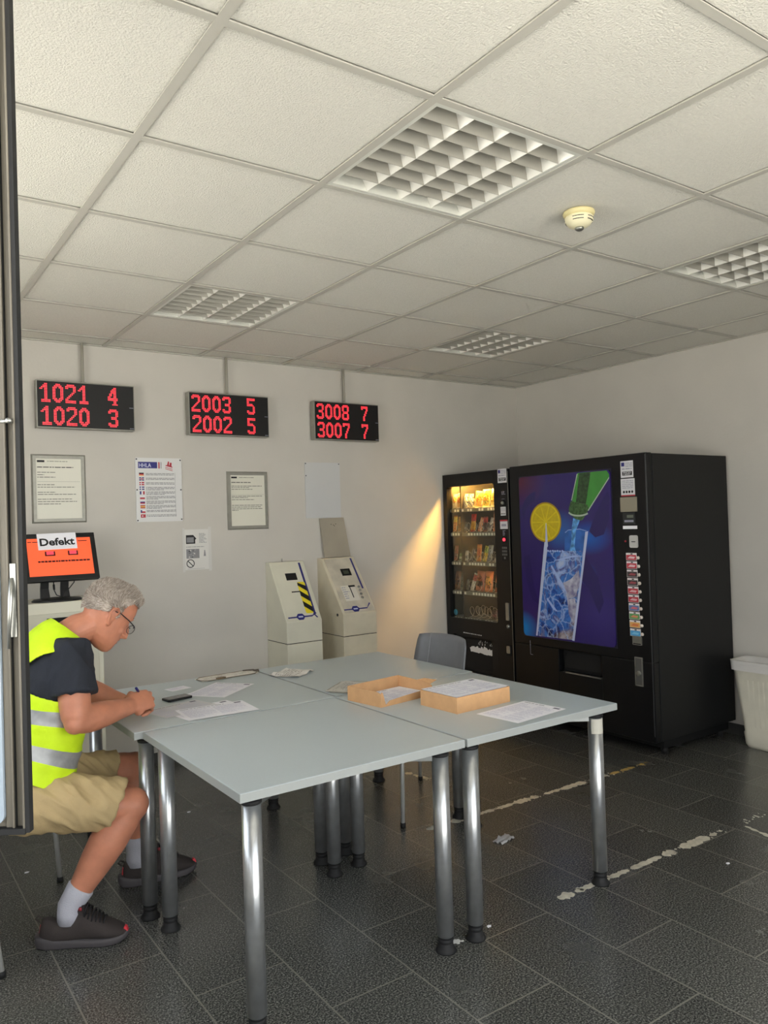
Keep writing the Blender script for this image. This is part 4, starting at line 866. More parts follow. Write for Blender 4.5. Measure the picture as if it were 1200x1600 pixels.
# ------------------------------------------------------------------ papers and boxes on the tables
def sheet(cx, cy, w_, h_, rz, z, label, seed, cols=2, name='printed_form', cat='paper', m=None, curl=0.0, group=None, style=0):
    t = thing(name, label, cat, (cx, cy, z), math.radians(rz), group)
    n = 8; q = MB(); vv = []
    for j in range(n+1):
        for i in range(n+1):
            x = (i/n-.5)*w_; y = (j/n-.5)*h_; vv.append((x, y, .0005+curl*((i/n-.5)**2*((j/n)**2))))
    q.add(vv, [(j*(n+1)+i, j*(n+1)+i+1, (j+1)*(n+1)+i+1, (j+1)*(n+1)+i) for j in range(n) for i in range(n)], 0)
    q.add([(v[0], v[1], v[2]-.0004) for v in vv], [(j*(n+1)+i, (j+1)*(n+1)+i, (j+1)*(n+1)+i+1, j*(n+1)+i+1) for j in range(n) for i in range(n)], 0)
    q.build('sheet', m or white, t)
    q = MB(); rn = random.Random(seed); zz = .0009+curl*.25
    zz = .0009
    if style == 0:
        y = h_/2-.02; q.words(-w_/2+.015, w_/2-.09, y, .008, zz, 1, rn); y -= .02
        while y > -h_/2+.02:
            blk = rn.choice((3, 4, 5)); 
            for k in range(blk):
                if y < -h_/2+.018: break
                for c in range(cols):
                    a = -w_/2+.014+c*(w_-.028)/cols; q.words(a, a+(w_-.028)/cols-.008, y, .0048, zz, 0, rn, rn.choice((1, 1, .8, .5)))
                y -= .0072
            if rn.random() < .6: q.box(-w_/2+.014, w_/2-.014, y+.001, y+.0018, zz-.0001, zz, 0)
            y -= .007
        if rn.random() < .7: q.box(w_/2-.045, w_/2-.015, h_/2-.03, h_/2-.014, zz-.0001, zz, 1)
    else:
        for k in range(6): q.words(-w_/2+.008, w_/2-.008, h_/2-.014-k*.008, .005, zz, 0, rn, rn.uniform(.5, 1))
    q.build('print', [mat('form_print', 'cdcde0', .8), mat('form_print_dark', '77778a', .8)], t)
    return t
A4 = (.21, .297)
sheet(1.245, 3.135, .297, .21, 8, TH, 'printed form under the writing hand, partly covered by another sheet', 21)
sheet(1.165, 3.235, .27, .19, 14, TH+.0012, 'greyer printed sheet with a table, lying beneath the phone', 24, m=mat('grey_paper', 'd9d9dd', .7))
sheet(1.268, 3.100, .297, .21, -4, TH+.0024, 'top form of the pair, nearest the front edge of the stack before the man', 22)
sheet(1.445, 3.490, .21, .297, -52, TH, 'single printed form lying behind the phone toward the far clear folder', 23)
sheet(1.300, 3.655, .105, .074, 12, TH, 'small white slip with print behind the phone', 25, name='paper_slip', style=1)
sheet(2.190, 2.245, .21, .297, -84, TH, 'loose printed form lying alone near the right table corner', 26)
# phone
t = thing('mobile_phone', 'black mobile phone lying by the writing hand', 'phone', (1.215, 3.430, TH+.001), math.radians(10))
q = MB(); q.rrect(-.060, .060, -.034, .034, 0, .010, .008); q.build('body', mat('phone_black', '121215', .25), t, bevel=.002)
q = MB(); q.rrect(-.054, .054, -.029, .029, .010, .0105, .003); q.build('screen', mat('phone_screen', '4a4a4e', .15), t)
# boxes
def tray(cx, cy, w_, h_, ht, rz, label, torn):
    t = thing('cardboard_box', label, 'box', (cx, cy, TH), math.radians(rz)); k = .0025
    q = MB(); q.box(-w_/2, w_/2, -h_/2, h_/2, 0, k); q.build('base', cardboard, t)
    def wall(name, pts, plane, a, b_): q_ = MB(); q_.prism(pts, a, b_, plane=plane); q_.build(name, cardboard, t, bevel=.0006)
    if torn:
        # left, back and right walls stand, the front wall is torn open in a notch with a bent flap
        wall('side_wall', [(-h_/2, k), (h_/2, k), (h_/2, ht), (-h_/2+.03, ht), (-h_/2, ht-.006)], 'yz', -w_/2, -w_/2+k)
        wall('side_wall', [(-h_/2, k), (h_/2, k), (h_/2, ht), (.02, ht-.004), (-h_/2+.02, ht-.010), (-h_/2, ht-.018)], 'yz', w_/2-k, w_/2)
        wall('side_wall', [(-w_/2+k, k), (w_/2-k, k), (w_/2-k, ht), (-w_/2+k, ht)], 'xz', h_/2-k, h_/2)
        wall('side_wall', [(-w_/2+k, k), (w_/2-k, k), (w_/2-k, ht*.55), (-.02, ht*.42), (-w_/2+.05, ht*.34), (-w_/2+.028, ht*.1), (-w_/2+.012, ht*.95), (-w_/2+k, ht)], 'xz', -h_/2, -h_/2+k)
        q = MB(); q.add([(w_/2, -.02, ht-.004), (w_/2, -h_/2+.01, ht-.012), (w_/2+.035, -h_/2+.005, ht+.000), (w_/2+.012, -.05, ht+.004), (w_/2, -.02, ht-.006), (w_/2, -h_/2+.01, ht-.014), (w_/2+.035, -h_/2+.005, ht-.002), (w_/2+.012, -.05, ht+.002)], [(0, 1, 2, 3), (7, 6, 5, 4), (0, 4, 5, 1), (1, 5, 6, 2), (2, 6, 7, 3), (3, 7, 4, 0)]); q.build('torn_flap', cardboard, t)
    else:
        wall('side_wall', [(-h_/2, k), (h_/2, k), (h_/2, ht), (-h_/2, ht)], 'yz', -w_/2, -w_/2+k); wall('side_wall', [(-h_/2, k), (h_/2, k), (h_/2, ht), (-h_/2, ht)], 'yz', w_/2-k, w_/2)
        wall('side_wall', [(-w_/2+k, k), (w_/2-k, k), (w_/2-k, ht), (-w_/2+k, ht)], 'xz', h_/2-k, h_/2); wall('side_wall', [(-w_/2+k, k), (w_/2-k, k), (w_/2-k, ht), (-w_/2+k, ht)], 'xz', -h_/2, -h_/2+k)
    return t
tray(1.945, 2.800, .305, .215, .062, 8, 'torn open cardboard box with a notched front, left of the two', True)
sheet(1.950, 2.800, .285, .196, 8, TH+.012, 'printed form lying at the bottom of the torn cardboard box', 31, cols=3)
q = tag(MB().box(-.140, .140, -.096, .096, .003, .0115).build('paper_stack', white), 'low stack of white sheets inside the torn box', 'paper stack'); q.location = (1.950, 2.800, TH); q.rotation_euler = (0, 0, math.radians(8))
tray(2.118, 2.500, .302, .222, .064, 3, 'full cardboard box of forms, right of the two', False)
q = tag(MB().box(-.146, .146, -.106, .106, .003, .062).build('paper_stack', white), 'tall stack of forms filling the right cardboard box to the brim', 'paper stack'); q.location = (2.118, 2.500, TH); q.rotation_euler = (0, 0, math.radians(3))
sheet(2.118, 2.500, .300, .216, 3, TH+.066, 'topmost printed form on the full cardboard box', 32, cols=3)
# clear folder, creased pouches
def wavy(cx, cy, w_, h_, rz, label, seed, m, name, cat, amp=.006, edge=None, hi=.0015):
    t = thing(name, label, cat, (cx, cy, TH), math.radians(rz)); n = 18; q = MB(); vv = []
    def zf(x, y): return hi+amp*abs(noise.noise(Vector((x*14+seed, y*14, seed))))
    for s_ in (0, 1):
        for j in range(n+1):
            for i in range(n+1):
                x, y = (i/n-.5)*w_, (j/n-.5)*h_
                cut = .93 if (i in (0, n) and j in (0, n)) else 1
                vv.append((x*cut, y*cut, zf(x, y)-(.0008 if s_ else 0)))
    m_ = (n+1)**2
    q.add(vv, [(j*(n+1)+i, j*(n+1)+i+1, (j+1)*(n+1)+i+1, (j+1)*(n+1)+i) for j in range(n) for i in range(n)]+[(m_+j*(n+1)+i, m_+(j+1)*(n+1)+i, m_+(j+1)*(n+1)+i+1, m_+j*(n+1)+i+1) for j in range(n) for i in range(n)], 0, True)
    rn = random.Random(seed)
    q.build('cover', m, t)
    q = MB(); y = h_/2-.03
    while y > -h_/2+.03:
        x = -w_/2+.03
        while x < w_/2-.04:
            wx = rn.uniform(.01, .03)
            if rn.random() < .75: q.add([(x, y, zf(x, y)+.0012), (x+wx, y, zf(x+wx, y)+.0012), (x+wx, y+.004, zf(x+wx, y+.004)+.0012), (x, y+.004, zf(x, y+.004)+.0012)], [(0, 1, 2, 3)])
            x += wx+.005
        y -= .013
    q.build('print', mat('folder_print', 'aaa69e', .7), t)
    if edge:
        q = MB(); q.tube([(-w_/2, -h_/2+.03, .004), (-w_/2, h_/2-.03, .003), (-w_/2+.03, h_/2, .004), (w_/2-.03, h_/2, .004), (w_/2, h_/2-.03, .003), (w_/2, -h_/2+.03, .004), (w_/2-.03, -h_/2, .003), (-w_/2+.03, -h_/2, .004), (-w_/2, -h_/2+.03, .004)], .0022, 6); q.build('rim', edge, t)
    return t
fold_m = mat('clear_folder', 'efeae0', .35, noise_amt=.05, noise_scale=12)
t = wavy(1.605, 3.775, .32, .11, 4, 'clear plastic folder holding a yellowed sheet at the far table edge', 3, fold_m, 'clear_folder', 'folder', .006, mat('folder_rim', '8d8372', .3))
q = MB(); q.rings([rr(.026, .012, .003, .011), rr(.026, .012, .010, .011), rr(.018, .006, .010, .005), rr(.018, .006, .003, .005)], caps=False); [q.v.__setitem__(i, v+Vector((-.06, -.048, 0))) for i, v in enumerate(q.v)]; q.build('metal_clasp', mat('clasp', '7a6a54', .4, metal=.5), t)
q = MB(); q.tube([(.10, .02, .012), (.14, -.02, .016), (.16, -.045, .010), (.17, -.02, .013), (.15, .0, .008)], .0035, 7); q.build('twisted_clip', mat('clip_dark', '5a5048', .5), t)
wavy(1.885, 3.600, .20, .17, 35, 'crumpled clear pouch with a torn corner beside the clear folder', 7, mat('crumpled_pouch', 'e6e4df', .4, noise_amt=.08, noise_scale=25), 'crumpled_pouch', 'pouch', .022)
wavy(1.925, 3.100, .24, .16, 38, 'creased clear sleeve tucked behind the torn cardboard box', 9, mat('creased_sleeve', 'd2d0ca', .4, noise_amt=.08, noise_scale=25), 'clear_sleeve', 'sleeve', .012, mat('sleeve_rim', 'a09c90', .3))

# ------------------------------------------------------------------ chairs
shell = mat('grey_plastic_shell', '787a80', .38, noise_amt=.03); tubem = mat('satin_tube', 'c2c2be', .35, metal=.35)
def chair(loc, rz, label, wb=.44):
    # faces local -x, origin on the floor below the seat
    t = thing('stacking_chair', label, 'chair', loc, rz)
    n = 14; q = MB(); fr_, bk = [], []
    prof = [(-.21, .445), (-.20, .455), (-.10, .450), (.05, .445), (.15, .450), (.20, .475), (.222, .53)]
    rs = []
    for (x, z) in prof: rs.append([(x+.012*(abs(j/n-.5)*2)**2, (j/n-.5)*.43, z+.018*(abs(j/n-.5)*2)**2) for j in range(n+1)])
    vv = [p for r in rs for p in r]; m_ = n+1; L = len(vv)
    vv2 = [(x, y, z-.008) for x, y, z in vv]; N = len(prof)
    f = [(i*m_+j, i*m_+j+1, (i+1)*m_+j+1, (i+1)*m_+j) for i in range(N-1) for j in range(n)]
    border = [(0*m_+j, 0*m_+j+1) for j in range(n)]+[((N-1)*m_+j+1, (N-1)*m_+j) for j in range(n)]+[(i*m_+m_-1, (i+1)*m_+m_-1) for i in range(N-1)]+[((i+1)*m_, i*m_) for i in range(N-1)]
    q.add(vv+vv2, f+[tuple(L+k for k in reversed(g)) for g in f]+[(b_, a, a+L, b_+L) for a, b_ in border], 0, True); q.build('seat', shell, t)
    q = MB(); rs = []; N = 9
    for i in range(N):
        k = i/(N-1); z = .60+.265*k; x = .232+.055*k; hw = wb/2*(1-.07*k**3)
        zc = .010*(k**2)
        rs.append([(x-.055*(abs(j/n-.5)*2)**2.2, (j/n-.5)*2*hw*(1 if 0 < j < n or 0 < i < N-1 else .97), z-zc*(abs(j/n-.5)*2)**3) for j in range(n+1)])
    vv = [p for r in rs for p in r]; L = len(vv); vv2 = [(x+.009, y, z) for x, y, z in vv]
    f = [(i*m_+j, i*m_+j+1, (i+1)*m_+j+1, (i+1)*m_+j) for i in range(N-1) for j in range(n)]
    border = [(j, j+1) for j in range(n)]+[((N-1)*m_+j+1, (N-1)*m_+j) for j in range(n)]+[(i*m_+m_-1, (i+1)*m_+m_-1) for i in range(N-1)]+[((i+1)*m_, i*m_) for i in range(N-1)]
    q.add(vv+vv2, [tuple(reversed(g)) for g in f]+[tuple(L+k for k in g) for g in f]+[(b_, a, a+L, b_+L) for a, b_ in border], 0, True); q.build('backrest', shell, t)
    bk_ = MB.last
    q = MB(); q.tube([(.200+.006+.055*i/8, .125, .605+.262*i/8-.0) for i in range(9)], .0025, 6); q.build('back_ridge', mat('ridge_grey', '8d8f94', .35), bk_)
    for (sx, sy) in ((-1, -1), (-1, 1), (1, -1), (1, 1)):
        q = MB(); fx = sx*.245; fy = sy*.25
        if sx < 0: pts = [(-.16, sy*.19, .432), (-.19, sy*.20, .42), (-.205, sy*.205, .38), (fx, fy, .012)]
        else: pts = [(.262, sy*.17, .68), (.235, sy*.185, .58), (.205, sy*.195, .44), (.215, sy*.21, .36), (fx, fy, .012)]
        q.tube(pts, .0105, 12); q.build('leg', tubem, t); lg = MB.last
        q = MB(); q.cyl((fx, fy, 0), (fx, fy, .022), .0135, n=12); q.build('foot_cap', rubber, lg)
    q = MB()
    for sy in (-1, 1): q.tube([(-.16, sy*.19, .432), (.205, sy*.195, .436)], .010, 10)
    q.tube([(-.10, -.19, .43), (-.10, .19, .43)], .009, 10); q.tube([(.12, -.19, .43), (.12, .19, .43)], .009, 10)
    q.build('seat_frame', tubem, t)
    return t
chair((2.475, 3.385, 0), 0, 'empty grey plastic chair at the right end of the far tables')
chair((.165, 3.20, 0), PI, 'chair the man in the lime vest is sitting on')
chair((.635, 3.923, 0), math.radians(152), 'second chair standing behind the seated man, only its thin legs showing')

# ------------------------------------------------------------------ worn tape on the floor, litter
def marking(x0, y0, x1, y1, wd, label, seed, cover=.75, cl=None):
    rn = random.Random(seed); d = Vector((x1-x0, y1-y0)); L = d.length; d.normalize(); nrm = Vector((-d.y, d.x)); s = 0
    t = thing('floor_tape', label, 'floor marking', (x0, y0, 0), group='worn floor markings'); m_ = cl or mat('worn_tape', 'c9c5b6', .6, noise_amt=.15, noise_scale=40)
    X = lambda a, o: (d.x*a+nrm.x*o, d.y*a+nrm.y*o)
    while s < L:                                        # worn into ragged-edged pieces with flakes between
        seg = min(rn.choice((.05, .08, .12, .2)), L-s)
        if rn.random() < cover:
            n = max(3, int(seg/.011)); up_, lo = [], []; w0 = wd*.62*rn.choice((1, 1, .85, .6))
            for k in range(n+1):
                e_ = min(k, n-k); sh = .35+.65*min(1, e_/2); a = s+seg*k/n
                up_.append(X(a, w0*sh*(1-.45*rn.random()*(rn.random() < .5)))); lo.append(X(a, -w0*sh*(1-.6*rn.random()*(rn.random() < .5))))
            q = MB(); q.prism(lo+up_[::-1], .0002, .0008); q.build('tape_piece', m_, t)
        if rn.random() < .8:
            for k in range(rn.randint(3, 6)):
                a = s+seg+rn.uniform(-.03, .05); c = X(a, rn.uniform(-.45, .45)*wd); r = rn.uniform(.003, .009); q = MB()
                q.prism([(c[0]+r*rn.uniform(.5, 1.3)*math.cos(g), c[1]+r*rn.uniform(.5, 1.3)*math.sin(g)) for g in (0, 1.1, 2.2, 3.3, 4.5, 5.5)], .0002, .0008); q.build('tape_flake', m_, t)
        s += seg+rn.choice((.002, .015, .05))
    return t
marking(2.30, 3.035, 3.60, 3.005, .045, 'worn pale floor tape line running behind the tables toward the drinks machine', 2, .72)
marking(2.28, 2.165, 3.66, 2.14, .045, 'worn pale floor tape line starting at the right front table leg', 3, .62)
marking(3.50, 2.11, 3.43, 1.75, .030, 'short thin tape line branching off at the right edge of the photo', 4, .95)
marking(1.61, 2.185, 1.78, 2.175, .04, 'small torn scrap of white tape between the two front middle legs', 5, .6, mat('scrap_white', 'd8d8d4', .6))
marking(2.735, 3.80, 2.765, 3.62, .05, 'piece of floor tape under the empty grey chair', 6, 1.0)
marking(3.62, 3.005, 3.93, 3.0, .045, 'yellowed end of the floor tape by the drinks machine foot', 8, .95, mat('yellow_tape', 'b79a5a', .6, noise_amt=.2, noise_scale=30))
q = MB(); n = 8; vv = [((i/n-.5)*.10+.012*noise.noise(Vector((i, j, 1))), (j/n-.5)*.055+.01*noise.noise(Vector((i, j*2, 5))), .003+.022*abs(noise.noise(Vector((i*.6, j*.7, 2))))) for j in range(n+1) for i in range(n+1)]
q.add(vv+[(v[0], v[1], v[2]-.001) for v in vv], [(j*(n+1)+i, j*(n+1)+i+1, (j+1)*(n+1)+i+1, (j+1)*(n+1)+i) for j in range(n) for i in range(n)]+[(81+j*(n+1)+i, 81+(j+1)*(n+1)+i, 81+(j+1)*(n+1)+i+1, 81+j*(n+1)+i+1) for j in range(n) for i in range(n)], 0, True)
q = tag(q.build('crumpled_receipt', mat('receipt', 'c9c9cc', .7)), 'crumpled white receipt lying on the floor right of the table leg', 'litter'); q.location = (2.50, 2.71, 0); q.rotation_euler = (0, 0, .2)
for (x, y, lab) in ((.635, 3.78, 'tiny white paper speck on the floor left of the man'), (1.47, 4.02, 'tiny white speck on the floor seen under the far left table'), (1.925, 2.18, 'tiny white scrap on the floor right of the second front leg'), (3.07, 1.935, 'tiny white speck on the floor before the second tape line')):
    q = MB(); q.prism([(-.010, -.005), (.004, -.007), (.011, .001), (.002, .007), (-.007, .005)], .0002, .002); o = tag(q.build('paper_scrap', white), lab, 'litter', 'tiny scraps on the floor'); o.location = (x, y, 0)

# ------------------------------------------------------------------ the seated man
def V(*a): return Vector(a)
MO = V(.45, 3.18, 0)
man = thing('person', 'man in lime vest, navy shirt and khaki shorts writing at the table, sitting bent forward', 'person', MO)
def fuse(mb, name, m, voxel, smooth=3, parent=man, keep=None, origin=MO):
    """join overlapping closed shapes into one continuous surface"""
    o = mb.build(name, m, None); o.location = (0, 0, 0)
    r = o.modifiers.new('r', 'REMESH'); r.mode = 'VOXEL'; r.voxel_size = voxel; r.use_smooth_shade = True
    if smooth: s = o.modifiers.new('s', 'SMOOTH'); s.factor = .5; s.iterations = smooth
    bpy.context.view_layer.update()
    me = bpy.data.meshes.new_from_object(o.evaluated_get(bpy.context.evaluated_depsgraph_get()))
    bpy.data.objects.remove(o)
    me.transform(Matrix.Translation(-origin)); me.name = name
    for p in me.polygons: p.use_smooth = True
    ob = bpy.data.objects.new(name, me); C.objects.link(ob); ob.parent = parent
    return ob
# head frame: local x forward, y left, z up, origin midway between the ears
hf = V(.787, .07, -.616).normalized(); hu = (V(.616, 0, .788)-hf*V(.616, 0, .788).dot(hf)).normalized(); hl = hu.cross(hf)
HC = V(.845, 3.185, 1.170)
HT = Matrix.Translation(HC) @ Matrix((hf, hl, hu)).transposed().to_4x4()
HS = 1.06
HT = HT @ Matrix.Scale(HS, 4)
# cranium sections: z, front x, back x, half width
HEAD = [(-.118, .070, .035, .018), (-.110, .084, .010, .032), (-.095, .090, -.020, .046), (-.075, .091, -.045, .057), (-.055, .090, -.058, .063), (-.035, .088, -.072, .068), (-.012, .086, -.085, .072), (.012, .086, -.094, .075), (.035, .091, -.100, .077), (.058, .090, -.102, .0775), (.079, .083, -.095, .074), (.096, .068, -.080, .066), (.110, .047, -.058, .052), (.119, .024, -.030, .034), (.123, .002, -.010, .012)]
def hpt(z, a, off=0.0):
    """point on the cranium at height z and angle a (0 = front), pushed out by off"""
    z = max(HEAD[0][0], min(HEAD[-1][0], z))
    for i in range(len(HEAD)-1):
        if HEAD[i][0] <= z <= HEAD[i+1][0]: break
    k = (z-HEAD[i][0])/(HEAD[i+1][0]-HEAD[i][0]); f_, b_, w_ = [HEAD[i][c]*(1-k)+HEAD[i+1][c]*k for c in (1, 2, 3)]
    cx = (f_+b_)/2+.004; rx = (f_-b_)/2
    c, s = math.cos(a), math.sin(a); e = .86
    x = cx+rx*math.copysign(abs(c)**e, c); y = w_*math.copysign(abs(s)**e, s)
    nrm = V(c/max(rx, .01), s/max(w_, .01), max(-1, min(1, (z-.02)/.10))*8).normalized()
    return V(x, y, z)+nrm*off
body = MB()
body.T = HT
body.rings([[hpt(z, 2*PI*q/28) for q in range(28)] for z, *_ in HEAD])
body.tube([(.083, 0, .028), (.093, 0, .010), (.107, 0, -.012), (.113, 0, -.027), (.094, 0, -.036)], [.008, .009, .012, .0140, .010], 12)       # nose
for s_ in (-1, 1):
    body.ell((.096, s_*.012, -.027), (.012, .008, .008), 10, 6)
    body.ell((.080, s_*.028, .036), (.014, .022, .007), 10, 6)                 # brow
    body.ell((.066, s_*.042, -.022), (.018, .018, .016), 10, 6)                # cheek
    body.ell((.072, s_*.031, .015), (.013, .016, .010), 10, 6)                 # lids
    # ear: rim, lobe and bowl
    body.tube([(.004, s_*.076, -.030), (-.008, s_*.083, -.012), (-.019, s_*.091, .010), (-.017, s_*.093, .028), (-.004, s_*.091, .036), (.010, s_*.085, .028), (.012, s_*.077, .012)], [.006, .0055, .005, .005, .005, .005, .004], 8)
    body.ell((-.003, s_*.077, .004), (.014, .004, .026), 12, 8); body.ell((.004, s_*.077, -.026), (.008, .005, .009), 10, 6)
body.ell((.092, 0, -.050), (.012, .022, .0060), 12, 6); body.ell((.091, 0, -.0645), (.012, .020, .0065), 12, 6); body.ell((.080, 0, -.098), (.014, .020, .014), 12, 8)
body.T = Matrix.Identity(4)
hp = lambda x, y, z: HT @ V(x, y, z)
body.tube([(.655, 3.19, 1.05), (.70, 3.19, 1.095), (.745, 3.188, 1.125), hp(-.022, 0, -.055), hp(-.018, 0, -.01)], [(.075, .085), (.066, .074), (.060, .064), (.058, .060), (.06, .06)], 20)
# torso, pelvis
TS = [(.455, 3.18, .49, .17, .13), (.50, 3.18, .56, .172, .135), (.555, 3.18, .66, .165, .140), (.59, 3.18, .77, .165, .138), (.61, 3.182, .87, .178, .130), (.63, 3.185, .96, .192, .118), (.655, 3.188, 1.03, .185, .100), (.69, 3.19, 1.085, .125, .078), (.715, 3.19, 1.11, .07, .06)]
def tring(i, off=0.0, n=36, e=.85):
    x, y, z, w_, d_ = TS[i]; a = Vector(TS[max(i-1, 0)][:3]); b_ = Vector(TS[min(i+1, len(TS)-1)][:3]); t_ = (b_-a).normalized()
    lat = V(.03, 1, 0).normalized(); nr = lat.cross(t_).normalized()          # forward
    if nr.x < 0: nr = -nr
    out = []
    for q in range(n):
        an = 2*PI*q/n; c, s = math.cos(an), math.sin(an)
        out.append(V(x, y, z)+nr*(d_+off)*math.copysign(abs(c)**e, c)+lat*(w_+off)*math.copysign(abs(s)**e, s))
    return out
limb = MB(); limb.rings([tring(i, -.012) for i in range(len(TS))])
# arms
NS, NE, NW = V(.678, 3.030, 1.046), V(.672, 2.955, .818), V(.902, 3.108, .808)
FS, FE, FW = V(.70, 3.355, 1.05), V(.80, 3.50, .84), V(.950, 3.40, .775)
def arm(S, E, W, body):
    ax = ((E-S).normalized()-(W-E).normalized()).normalized()
    body.tube([S+V(-.02, (3.19-S.y)*.25, -.01), S, S.lerp(E, .4), S.lerp(E, .75), S.lerp(E, .97), S.lerp(E, 1.0)+ax*.004], [.058, .060, .060, .056, .050, .044], 22)
    body.tube([E+ax*.004-(W-E).normalized()*.012, E.lerp(W, .06), E.lerp(W, .2), E.lerp(W, .35), E.lerp(W, .6), E.lerp(W, .82), E.lerp(W, .95), W+(W-E).normalized()*.02], [.034, .048, .053, .053, .047, .039, .036, .034], 22)
    body.ell(E+ax*.008, (.040, .040, .040), 18, 12)
arm(NS, NE, NW, limb); arm(FS, FE, FW, limb)
def hand(W, fwd, back, side, curl, body, thumb_curl=1.0, sc=1.0):
    """fwd: wrist to knuckles, back: out of the back of the hand, side: towards the thumb; unequal fingers bent at three joints"""
    fwd = fwd.normalized(); side = (side-fwd*side.dot(fwd)).normalized(); bk_ = fwd.cross(side); bk_ = bk_ if bk_.dot(back) > 0 else -bk_
    P = lambda a, b_, c: W+(fwd*a+side*b_+bk_*c)*sc
    body.tube([P(-.01, 0, 0), P(.03, .003, .001), P(.065, .004, .002), P(.092, .002, 0)], [(.026*sc, .019*sc), (.036*sc, .018*sc), (.041*sc, .016*sc), (.038*sc, .013*sc)], 18, upv=tuple(side))
    body.ell(P(.032, .026, -.012), (.024*sc,)*3, 12, 8); body.ell(P(.035, -.022, -.010), (.018*sc,)*3, 12, 8)
    tips = []
    for k, (b_, ln, r) in enumerate(((.029, .083, .0094), (.010, .092, .0096), (-.010, .086, .0092), (-.028, .068, .0082))):
        base = P(.086-.004*abs(k-1), b_, 0); a = 0; p = base; pts = [P(.06, b_*.8, 0), base]; rr_ = [r*sc, r*1.06*sc]
        for j, f_ in enumerate((.46, .31, .24)):
            a += curl[k][j]; d = fwd*math.cos(a)-bk_*math.sin(a)+side*(curl[k][3] if len(curl[k]) > 3 else 0)
            p = p+d.normalized()*ln*f_*sc; pts.append(p); rr_.append(r*(.96, .90, .74)[j]*sc)
            if j < 2: body.ell(p, (r*1.0*sc,)*3, 10, 6)
        body.ell(base, (r*1.12*sc,)*3, 10, 6); body.tube(pts, rr_, 10); body.ell(pts[-1], (r*.76*sc,)*3, 10, 6); tips.append((pts, d))
    t0, t1 = P(.018, .028, -.008), P(.048, .050, -.020*thumb_curl-.004)
    t2 = P(.078, .046, -.036*thumb_curl-.004); t3 = P(.100, .034, -.046*thumb_curl-.004)
    body.tube([t0, t1, t2, t3], [.014*sc, .0125*sc, .0112*sc, .0085*sc], 10); body.ell(t3, (.0088*sc,)*3, 10, 6); body.ell(t1, (.0128*sc,)*3, 10, 6)
    return tips, P
# near (right) hand grips the pen, little finger side on the paper; back of the hand turned to the camera and up
nh, nP = hand(NW, V(.92, .30, .10), V(.25, -.66, .68), V(-.12, .62, .66), ((.55, 1.15, .6), (.75, 1.15, .6), (.95, 1.2, .65), (1.1, 1.2, .7)), body, .8, 1.16)
fh, fP = hand(FW, V(.92, -.30, -.06), V(0, .1, 1), V(.1, -1, .1), ((.35, .45, .3), (.4, .5, .3), (.45, .55, .3), (.5, .6, .3)), body, .5, .98)
# legs
NH, NK, NA = V(.50, 3.07, .53), V(.868, 2.985, .468), V(.652, 3.035, .135)
FH, FK, FA = V(.52, 3.28, .53), V(.985, 3.335, .500), V(.998, 3.362, .135)
def leg(Hp, K, A, body, foot):
    body.tube([Hp+V(-.03, 0, 0), Hp.lerp(K, .3), Hp.lerp(K, .7), Hp.lerp(K, .92), Hp.lerp(K, 1.02)], [.088, .086, .076, .068, .058], 26)
    body.ell(K+V(.004, 0, 0), (.062, .062, .064), 24, 16); body.ell(K+(K-Hp).normalized()*.020+V(0, 0, .004), (.048, .046, .048), 18, 12)
    sh = (A-K); cb = V(-1, 0, 0) if abs(sh.x) < .1 else V(-.6, 0, -.4)
    body.tube([K+V(0, 0, .01), K.lerp(A, .10)+cb*.004, K.lerp(A, .20)+cb*.012, K.lerp(A, .34)+cb*.018, K.lerp(A, .55)+cb*.010, K.lerp(A, .8), K.lerp(A, 1.0), A+foot*.0+V(0, 0, -.05)], [.060, .063, .067, .069, .060, .046, .040, .036], 24)
    body.tube([A+V(0, 0, -.05)-foot*.01, A+V(0, 0, -.085)+foot*.05, A+V(0, 0, -.100)+foot*.12], [.030, .026, .020], 14)
NF = V(.88, -.47, 0).normalized(); FF = V(.99, -.10, 0).normalized()
leg(NH, NK, NA, limb, NF); leg(FH, FK, FA, limb, FF)
lo_ = fuse(limb, 'limb', skin, .006, 10); lv = [Vector(v.co)+MO for v in lo_.data.vertices]; lf = [tuple(p.vertices) for p in lo_.data.polygons]; bpy.data.objects.remove(lo_)
body.T = Matrix.Identity(4); body.add(lv, lf, 0, True)
bo = fuse(body, 'body', skin, .004, 2)

# clothes
def crease(o, f):
    co = [v.co.copy() for v in o.data.vertices]; no = [v.normal.copy() for v in o.data.vertices]; out = []
    for c, n_ in zip(co, no): out += list(c+n_*f(c))
    o.data.vertices.foreach_set('co', out); o.data.update()
def fold(p, sc, amp):
    n_ = noise.noise(Vector((p.x*sc[0], p.y*sc[1], p.z*sc[2]))); return amp*(1-abs(n_)*3.2)*.6+amp*.4*n_
sh_ = MB(); sh_.rings([tring(i, .010 if i < 8 else .012) for i in range(8)])
def sleeve(S, E, q, k1=.70, r1=.082, r0=.088, dr=V(0, 0, 0)):
    q.tube([S+V(-.04, (3.19-S.y)*.45, -.01), S+V(0, 0, -.002), S.lerp(E, .30), S.lerp(E, k1)+dr], [r0*.98, r0, r0*.93, r1], 26)
sleeve(NS, NE, sh_, .60, .079, .080); sleeve(FS, FE, sh_, .62, .076, .084)
shirt = fuse(sh_, 't_shirt', navy, .006, 5)
shirt['label'] = 'navy short-sleeved shirt'
crease(shirt, lambda p: fold(Vector((p.x+.5*p.z, p.y, p.z-.5*p.x)), (12, 9, 4), .008)+fold(Vector((p.x-.4*p.z, p.y, p.z+.4*p.x)), (30, 16, 9), .0045))
